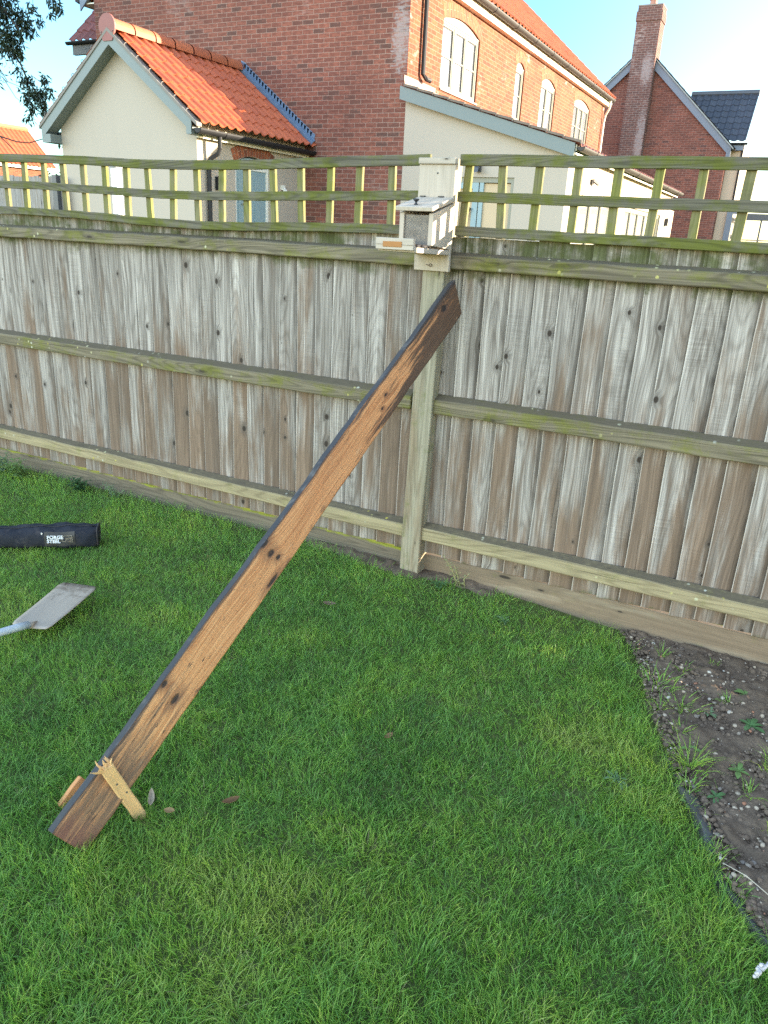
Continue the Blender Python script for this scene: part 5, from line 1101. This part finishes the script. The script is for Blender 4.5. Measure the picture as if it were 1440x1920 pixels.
def chimney_house():
    H = thing('brick_house', 'dark red brick gable end house with a tall chimney stack and blue slate wing', 'house', (-6.8, 34, .2))
    Y = 32.; XR, AX, AZ = -3.45, -6.80, 8.15; EZ = 5.03; tp = (AZ - EZ) / (XR - AX); XL = 2 * AX - XR; m = MB()
    q = [(XL, 0), (XR, 0), (XR, EZ), (AX, AZ), (XL, EZ)]; m.poly([(x, Y, z) for x, z in q], q, .5); m.poly([(XR, Y, 0), (XR, Y + 9, 0), (XR, Y + 9, EZ), (XR, Y, EZ)], [(0, 0), (9, 0), (9, EZ), (0, EZ)], .5)
    m.poly([(XL, Y + 9, 0), (XL, Y, 0), (XL, Y, EZ), (XL, Y + 9, EZ)], [(0, 0), (9, 0), (9, EZ), (0, EZ)], .5); m.poly([(x, Y + 9, z) for x, z in q][::-1], q[::-1], .5); m.build('wall', M['brick_far'], H)
    m = MB(); m.box((XR - .012, Y - .005, 0), (XR + .004, Y + .02, 2.5)); 
    m = MB(); zt = lambda x: AZ + .16 - tp * abs(x - AX); barge(m, [(XL - .2, zt(XL - .2)), (AX, zt(AX)), (XR + .12, zt(XR + .12))], Y - .12, Y - .08, .30)
    m.box((XR - .02, Y - .12, 4.78), (XR + .12, Y - .0, 5.06)); m.build('bargeboard', M['fascia_blue'], H)
    m = MB(); sr = Vector((-1, 0, tp)).normalized(); xe = XR + .22; pantiles(m, (xe, Y - .16, zt(xe) + .01), (0, 1, 0), sr, 9.3, (xe - AX) / -sr.x, tw=.3, ch=.34, seed=41, sub=5, prof=.025)
    sl = Vector((1, 0, tp)).normalized(); xl = XL - .22; pantiles(m, (xl, Y - .16, zt(xl) + .01), (0, 1, 0), sl, 9.3, (AX - xl) / sl.x, tw=.3, ch=.34, seed=42, sub=4, prof=.025)
    r = m.build('roof', M['slate'], H, recalc=False)
    m = MB(); barge(m, [(XL - .2, zt(XL - .2) + .05), (AX, zt(AX) + .05), (XR + .2, zt(XR + .2) + .05)], Y - .17, Y - .05, .05); m.build('verge', plain('pale_verge', (.3, .33, .31), .8), r)
    # chimney stack, full height outside the gable, stepped top courses and a pot
    m = MB(); x0, x1, yf = -7.19, -6.36, 31.62
    def blk(a, b, z0, z1, g=0.):
        for p, uvq in (([(a - g, yf - g, z0), (b + g, yf - g, z0), (b + g, yf - g, z1), (a - g, yf - g, z1)], [(a, z0), (b, z0), (b, z1), (a, z1)]), ([(b + g, yf - g, z0), (b + g, Y + .4, z0), (b + g, Y + .4, z1), (b + g, yf - g, z1)], [(0, z0), (.8, z0), (.8, z1), (0, z1)]), ([(a - g, Y + .4, z0), (a - g, yf - g, z0), (a - g, yf - g, z1), (a - g, Y + .4, z1)], [(0, z0), (.8, z0), (.8, z1), (0, z1)]), ([(b + g, Y + .4, z0), (a - g, Y + .4, z0), (a - g, Y + .4, z1), (b + g, Y + .4, z1)], [(a, z0), (b, z0), (b, z1), (a, z1)]), ([(a - g, yf - g, z1), (b + g, yf - g, z1), (b + g, Y + .4, z1), (a - g, Y + .4, z1)], [(0, 0)] * 4), ([(a - g, yf - g, z0), (a - g, Y + .4, z0), (b + g, Y + .4, z0), (b + g, yf - g, z0)], [(0, 0)] * 4)): m.poly(p, uvq, .5)
    blk(x0, x1, 0, 9.10); blk(x0, x1, 9.10, 9.40, .03); blk(x0, x1, 9.40, 9.56, -.0)
    c = m.build('chimney', M['brick_chimney'], H, recalc=False)
    m = MB(); m.tube([(-6.77, 32.0, 9.56), (-6.77, 32.0, 9.66), (-6.77, 32.0, 9.80), (-6.77, 32., 9.81), (-6.77, 32., 9.88)], [.16, .125, .115, .15, .14], 12); m.build('chimney_pot', plain('clay_pot', (.4, .2, .14), .7), c)
    m = MB(); m.box((x0 - .01, yf - .01, 9.561), (x1 + .01, Y + .41, 9.60)); m.build('flaunching', M['mortar'], c)
    # slate wing
    m = MB(); s2 = Vector((0, 1, 1.0)).normalized(); pantiles(m, (-5.3, 32.35, 5.33), (1, 0, 0), s2, 2.36, 2.52, tw=.26, ch=.32, seed=44, sub=6, prof=.026); wr = m.build('wing_roof', M['slate'], H, recalc=False)
    m = MB(); m.tube([(-5.3, 34.15, 7.14), (-2.94, 34.15, 7.14)], .11, 10); m.build('ridge', M['darkgrey'], wr)
    m = MB(); m.box((-3.449, 32.45, 0), (-3.02, 36, 5.25)); m.build('rendered_wall', M['beige'], H)
    half_gutter('gutter', H, (-3.46, 32.28, 5.27), (-2.86, 32.28, 5.27), M['gutter'], .07)
    m = MB(); m.box((-3.44, 32.3, 5.03), (-2.98, 32.45, 5.22)); m.build('soffit_fascia', M['fascia_blue'], H)
    m = MB(); m.tube([(-2.98, 32.36, 5.25), (-2.99, 32.4, 4.9), (-2.99, 32.4, 1.)], .04, 8); m.build('downpipe', M['gutter'], H)
    m = MB(); m.box((-3.1, 32.30, .2), (-2.90, 32.44, 3.03)); m.box((-2.89, 32.30, 2.92), (-2.62, 32.44, 3.03)); m.box((-2.68, 32.3, .2), (-2.58, 32.44, 2.92)); D = m.build('door', M['fascia_blue'], H)
    m = MB(); m.box((-2.90, 32.36, .2), (-2.68, 32.38, 2.92)); m.build('pane', M['glass'], D)
chimney_house()
def veranda():
    V = thing('garden_canopy', 'dark grey framed garden canopy at the right edge behind the trellis', 'canopy', (-1.5, 32.5, .2)); m = MB()
    m.box((-2.56, 32.1, 2.72), (1.4, 32.3, 2.94)); m.build('beam', M['darkgrey'], V)
    for x in (-1.93, 1.2): m = MB(); m.box((x, 32.15, .2), (x + .06, 32.21, 2.72)); m.build('canopy_post', M['darkgrey'], V)
    m = MB(); m.box((-2.56, 32.12, 2.03), (1.4, 32.18, 2.07)); m.build('balustrade_rail', M['mortar'], V)
veranda()
def side_house(name, label, xr, yr, pts, mats):
    pass
def orange_house():
    H = thing('roadside_house', 'distant low house with a bright orange pantiled roof at the far left', 'house', (-39, 28, .2)); RXh, RZh = -37.42, 5.72; EX_, EZ_ = -35.55, 3.95; y0, y1 = 18., 30.
    m = MB(); s = Vector((RXh - EX_, 0, RZh - EZ_)); pantiles(m, (EX_, y0, EZ_), (0, 1, 0), s, y1 - y0, s.length, tw=.26, ch=.32, seed=51, sub=4, prof=.03); pantiles(m, (2 * RXh - EX_, y0, EZ_), (0, 1, 0), Vector((-s.x, 0, s.z)), y1 - y0, s.length, tw=.26, ch=.32, seed=52, sub=3); r = m.build('roof', M['tile'], H, recalc=False)
    m = MB(); m.tube([(RXh, y0, RZh + .06), (RXh, y1, RZh + .06)], .13, 8); m.build('ridge', M['ridge'], r)
    m = MB(); x = EX_ - .3; q = [(y0 + .2, 0), (y1 - .2, 0), (y1 - .2, 4.05), (y0 + .2, 4.05)]; m.poly([(x, a, z) for a, z in q], q); xb = 2 * RXh - x; q = [(x, 0), (xb, 0), (xb, 4.1), (RXh, RZh - .1), (x, 4.1)]
    m.poly([(a, y1 - .2, z) for a, z in q], q); m.poly([(a, y0 + .2, z) for a, z in q], q); m.build('wall', M['brick_lit'], H)
    m = MB(); m.box((x + .01, 26.5, .3), (x + .06, 29.0, 3.3)); m.build('garage_door', M['frame_white'], H)
    m = MB(); m.box((x + .02, y0, 3.82), (EX_ - .05, y1, 3.95)); m.build('soffit_fascia', M['frame_white'], H)
orange_house()
def distant_house():
    H = thing('distant_house', 'tiny red brick gabled house seen under the dark garden canopy beam', 'house', (-2.0, 75, .2)); m = MB(); a, b, y = -3.6, 2.5, 75.
    q = [(a, 0), (b, 0), (b, 2.2), ((a + b) / 2 + .6, 5.2), (a, 2.2)]; m.poly([(x, y, z) for x, z in q], q); m.poly([(a, y, 0), (a, y + 8, 0), (a, y + 8, 2.2), (a, y, 2.2)], [(0, 0), (8, 0), (8, 2), (0, 2)]); m.poly([(b, y, 0), (b, y + 8, 0), (b, y + 8, 2.2), (b, y, 2.2)], [(0, 0), (8, 0), (8, 2), (0, 2)])
    m.build('wall', M['brick_far'], H); m = MB(); ax = (a + b) / 2 + .6
    for e in (a - .2, b + .2): m.poly([(e, y - .2, 2.1), (ax, y - .2, 5.35), (ax, y + 8, 5.35), (e, y + 8, 2.1)], [(0, 0)] * 4); m.poly([(e, y - .2, 2.0), (ax, y - .2, 5.2), (ax, y - .2, 5.35), (e, y - .2, 2.1)], [(0, 0)] * 4)
    m.build('roof', M['slate'], H, recalc=False)
distant_house()
def back_fence():
    F = thing('neighbour_fence', 'grey weathered board fence running up to the cream gable wall', 'fence', (-13, 9.9, .2)); m = MB(); x = -17.; random.seed(61)
    while x < -11.66: w = random.uniform(.11, .135); m.bar((x + w / 2, 9.9, .1), (x + w / 2, 9.9, 2.28 + random.gauss(0, .012)), (w / 2, 0, 0), (0, .008 + .004 * random.random(), 0), rnd=random.random()); x += w + .004
    m.build('boards', M['oldwood'], F); m = MB(); m.bar((-17, 9.94, 1.9), (-11.64, 9.94, 1.9), (0, 0, .04), (0, .025, 0)); m.build('fence_rail', M['oldwood'], F); m = MB(); m.bar((-11.68, 9.86, .1), (-11.68, 9.86, 2.3), (.05, 0, 0), (0, .05, 0)); m.build('end_post', M['darkgrey'], F)
back_fence()
def white_post():
    P = thing('white_post', 'white square post standing before the cream gable wall behind the trellis', 'post', (-6.74, 6.5, .2)); m = MB(); m.box((-6.82, 6.47, .2), (-6.735, 6.55, 2.155)); m.build('post_shaft', plain('white_gloss', (.78, .78, .78), .4, .4, var=.03), P, bevel=.004)
    m = MB(); m.box((-6.828, 6.462, 2.156), (-6.727, 6.558, 2.175)); m.build('post_cap', plain('grey_cap', (.35, .36, .38), .5), P, bevel=.004)
white_post()

# ================================================================== TREES
def leaf_mat(name, a, b):
    t = NT(name); r = t.rnd(); t.done(t.mix(r, a, b), .45, .35); tr = t.n('ShaderNodeBsdfTranslucent'); tr.inputs[0].default_value = (*b, 1); mx = t.n('ShaderNodeMixShader'); mx.inputs[0].default_value = .2
    t.t.links.new(t.b.outputs[0], mx.inputs[1]); t.t.links.new(tr.outputs[0], mx.inputs[2]); t.t.links.new(mx.outputs[0], t.out.inputs[0]); return t.m
M['tree_leaf'] = leaf_mat('evergreen_leaf', (.012, .022, .012), (.035, .055, .022)); M['bark'] = plain('tree_bark', (.06, .05, .04), .9, .1, var=.4, scale=20.)
def leaf_cloud(name, clumps, mat, parent, ls, lw, droop, seed):
    g = np.random.default_rng(seed); C = []
    for (x, y, z, r, n) in clumps:
        d = g.normal(0, 1, (n, 3)); d /= np.linalg.norm(d, axis=1)[:, None]; C.append(np.array([x, y, z]) + d * (r * g.random(n) ** .5)[:, None] * np.array([1, 1, 1.05]))
    C = np.concatenate(C); n = len(C); ax = g.normal(0, 1, (n, 3)); ax[:, 2] -= droop; ax /= np.linalg.norm(ax, axis=1)[:, None]; sd = np.cross(ax, g.normal(0, 1, (n, 3))); sd /= np.linalg.norm(sd, axis=1)[:, None]
    l = (ls * (.6 + .8 * g.random(n)))[:, None]; w = l * lw; nn = np.cross(ax, sd)
    V = np.stack([C, C + ax * l * .45 + sd * w * .5 + nn * l * .05, C + ax * l - nn * l * .06, C + ax * l * .45 - sd * w * .5 + nn * l * .05], 1).reshape(-1, 3)
    return np_mesh(name, V, np.arange(n * 4), np.full(n, 4), mat, np.repeat(g.random(n), 4), parent)
def tree():
    T = thing('evergreen_tree', 'dark evergreen tree with drooping leafy branches overhanging the top left corner', 'tree', (-17.2, 12.4, .2)); random.seed(71); Y = 12.
    px = lambda x, y, dy=0.: Vector((-17.0, 12.3, 3.0))
    cl = [(-15.35, 12.1, 5.40, .42, 620), (-15.15, 12.0, 4.95, .26, 300), (-15.45, 11.8, 5.75, .5, 600), (-14.95, 12.2, 5.25, .24, 230), (-15.0, 12.0, 4.70, .13, 110), (-15.35, 12.0, 4.85, .25, 160),
          (-14.48, 12, 5.45, .13, 45), (-14.42, 12.1, 5.25, .11, 45), (-13.85, 12, 5.62, .2, 100), (-13.78, 12, 5.40, .12, 60), (-13.95, 12, 5.3, .06, 20),
          (-15.05, 12, 4.40, .10, 28), (-14.75, 12, 4.18, .14, 60), (-14.85, 12.0, 4.28, .14, 40), (-14.62, 12, 3.98, .15, 90), (-14.45, 12, 3.95, .13, 80), (-14.85, 12, 3.88, .15, 75), (-14.75, 12, 3.70, .11, 55), (-14.28, 12, 4.22, .10, 40), (-14.25, 12.05, 4.00, .11, 50), (-14.45, 12, 3.78, .13, 70), (-14.38, 12, 3.62, .11, 55), (-14.85, 12, 3.52, .10, 40), (-14.33, 12, 3.42, .11, 40), (-14.22, 12.05, 3.28, .07, 22), (-14.9, 12, 4.02, .2, 50),
          (-16.6, 12.3, 6.2, .9, 900), (-17.6, 12.5, 6.8, 1.2, 900), (-16.8, 12.4, 5.0, .8, 500)]
    leaf_cloud('crown', cl, M['tree_leaf'], T, .115, .27, 1.3, 5)
    m = MB(); m.tube([(-17.2, 12.4, .1), (-17.15, 12.4, 2.2), (-17.3, 12.4, 4.2), (-17.2, 12.4, 6.2), (-17.4, 12.4, 7.4)], [.22, .17, .14, .09, .03], 10)
    m.build('trunk', M['bark'], T); m = MB()
    for pts, r in (([(-17.25, 12.4, 5.4), (-16.2, 12.2, 5.7), (-15.3, 12, 5.5), (-14.9, 12, 5.1)], .05), ([(-17.25, 12.4, 4.6), (-16.2, 12.2, 4.9), (-15.2, 12, 4.75), (-14.95, 12, 4.5), (-14.82, 12, 4.25), (-14.65, 12, 4.05), (-14.35, 12, 4.0), (-14.25, 12, 4.2)], .026), ([(-14.82, 12, 4.25), (-14.8, 12, 3.9), (-14.72, 12, 3.6)], .008), ([(-14.65, 12, 4.05), (-14.45, 12, 3.8), (-14.35, 12, 3.45), (-14.22, 12, 3.25)], .008), ([(-16.2, 12.2, 4.9), (-15.4, 12, 4.2), (-15.05, 12, 4.1), (-14.85, 12, 4.0)], .010), ([(-15.6, 12.05, 4.3), (-15.2, 12, 3.9), (-14.9, 12, 3.75)], .008), ([(-16.2, 12.2, 5.7), (-15, 12, 5.85), (-14.4, 12, 5.7), (-14.46, 12, 5.3)], .012), ([(-14.4, 12, 5.7), (-13.9, 12, 5.75), (-13.82, 12, 5.35)], .008),
                    ([(-17.2, 12.4, 3.2), (-16.1, 11.8, 3.25), (-15.0, 11.4, 3.10), (-14.3, 11.2, 2.98), (-13.75, 11.05, 2.94), (-13.3, 11, 3.0), (-12.9, 11, 3.02)], .022), ([(-15.0, 11.4, 3.08), (-14.5, 11.2, 2.9), (-14.2, 11.1, 2.75), (-13.9, 11, 2.5)], .012)):
        m.tube(pts, [r * (1 - .75 * i / (len(pts) - 1)) for i in range(len(pts))], 6)
    m.build('branches', M['bark'], T)
    B = thing('evergreen_shrub', 'dark evergreen shrub between the orange roof and the cream gable wall', 'shrub', (-14.2, 12.4, .2))
    leaf_cloud('foliage', [(-14.15, 12.3, 3.1, .16, 60), (-13.95, 12.4, 2.9, .26, 260), (-14.15, 12.5, 2.55, .38, 420), (-14.3, 12.5, 2.1, .45, 420), (-14.95, 12.4, 2.3, .25, 120), (-13.9, 12.4, 1.6, .5, 300)], M['tree_leaf'], B, .10, .42, .2, 6)
    m = MB()
    for a in range(5): m.tube([(-14.2 + .05 * a, 12.4, .1), (-14.25 + .08 * a, 12.45, 1.2), (-14.4 + .16 * a, 12.4, 2.4 + .12 * a)], [.03, .02, .005], 6)
    m.build('stems', M['bark'], B)
    S = thing('bare_shrub', 'bare twiggy shrub beyond the garden canopy at the right edge', 'shrub', (-2.8, 40, .2)); m = MB(); random.seed(77)
    def twig(p, d, l, r, k):
        e = p + d * l; m.tube([p, (p + e) / 2 + Vector([random.gauss(0, l * .05) for _ in range(3)]), e], [r, r * .8, r * .55], 4)
        if k:
            for _ in range(3): twig(p + d * l * random.uniform(.4, 1), (d + Vector([random.gauss(0, .45) for _ in range(3)])).normalized(), l * .68, r * .6, k - 1)
    for i in range(5): twig(Vector((-2.9 + random.gauss(0, .15), 40, .1)), (Vector((random.gauss(.1, .3), random.gauss(0, .2), 1))).normalized(), 1.15, .022, 3)
    m.build('twigs', M['bark'], S)
tree()
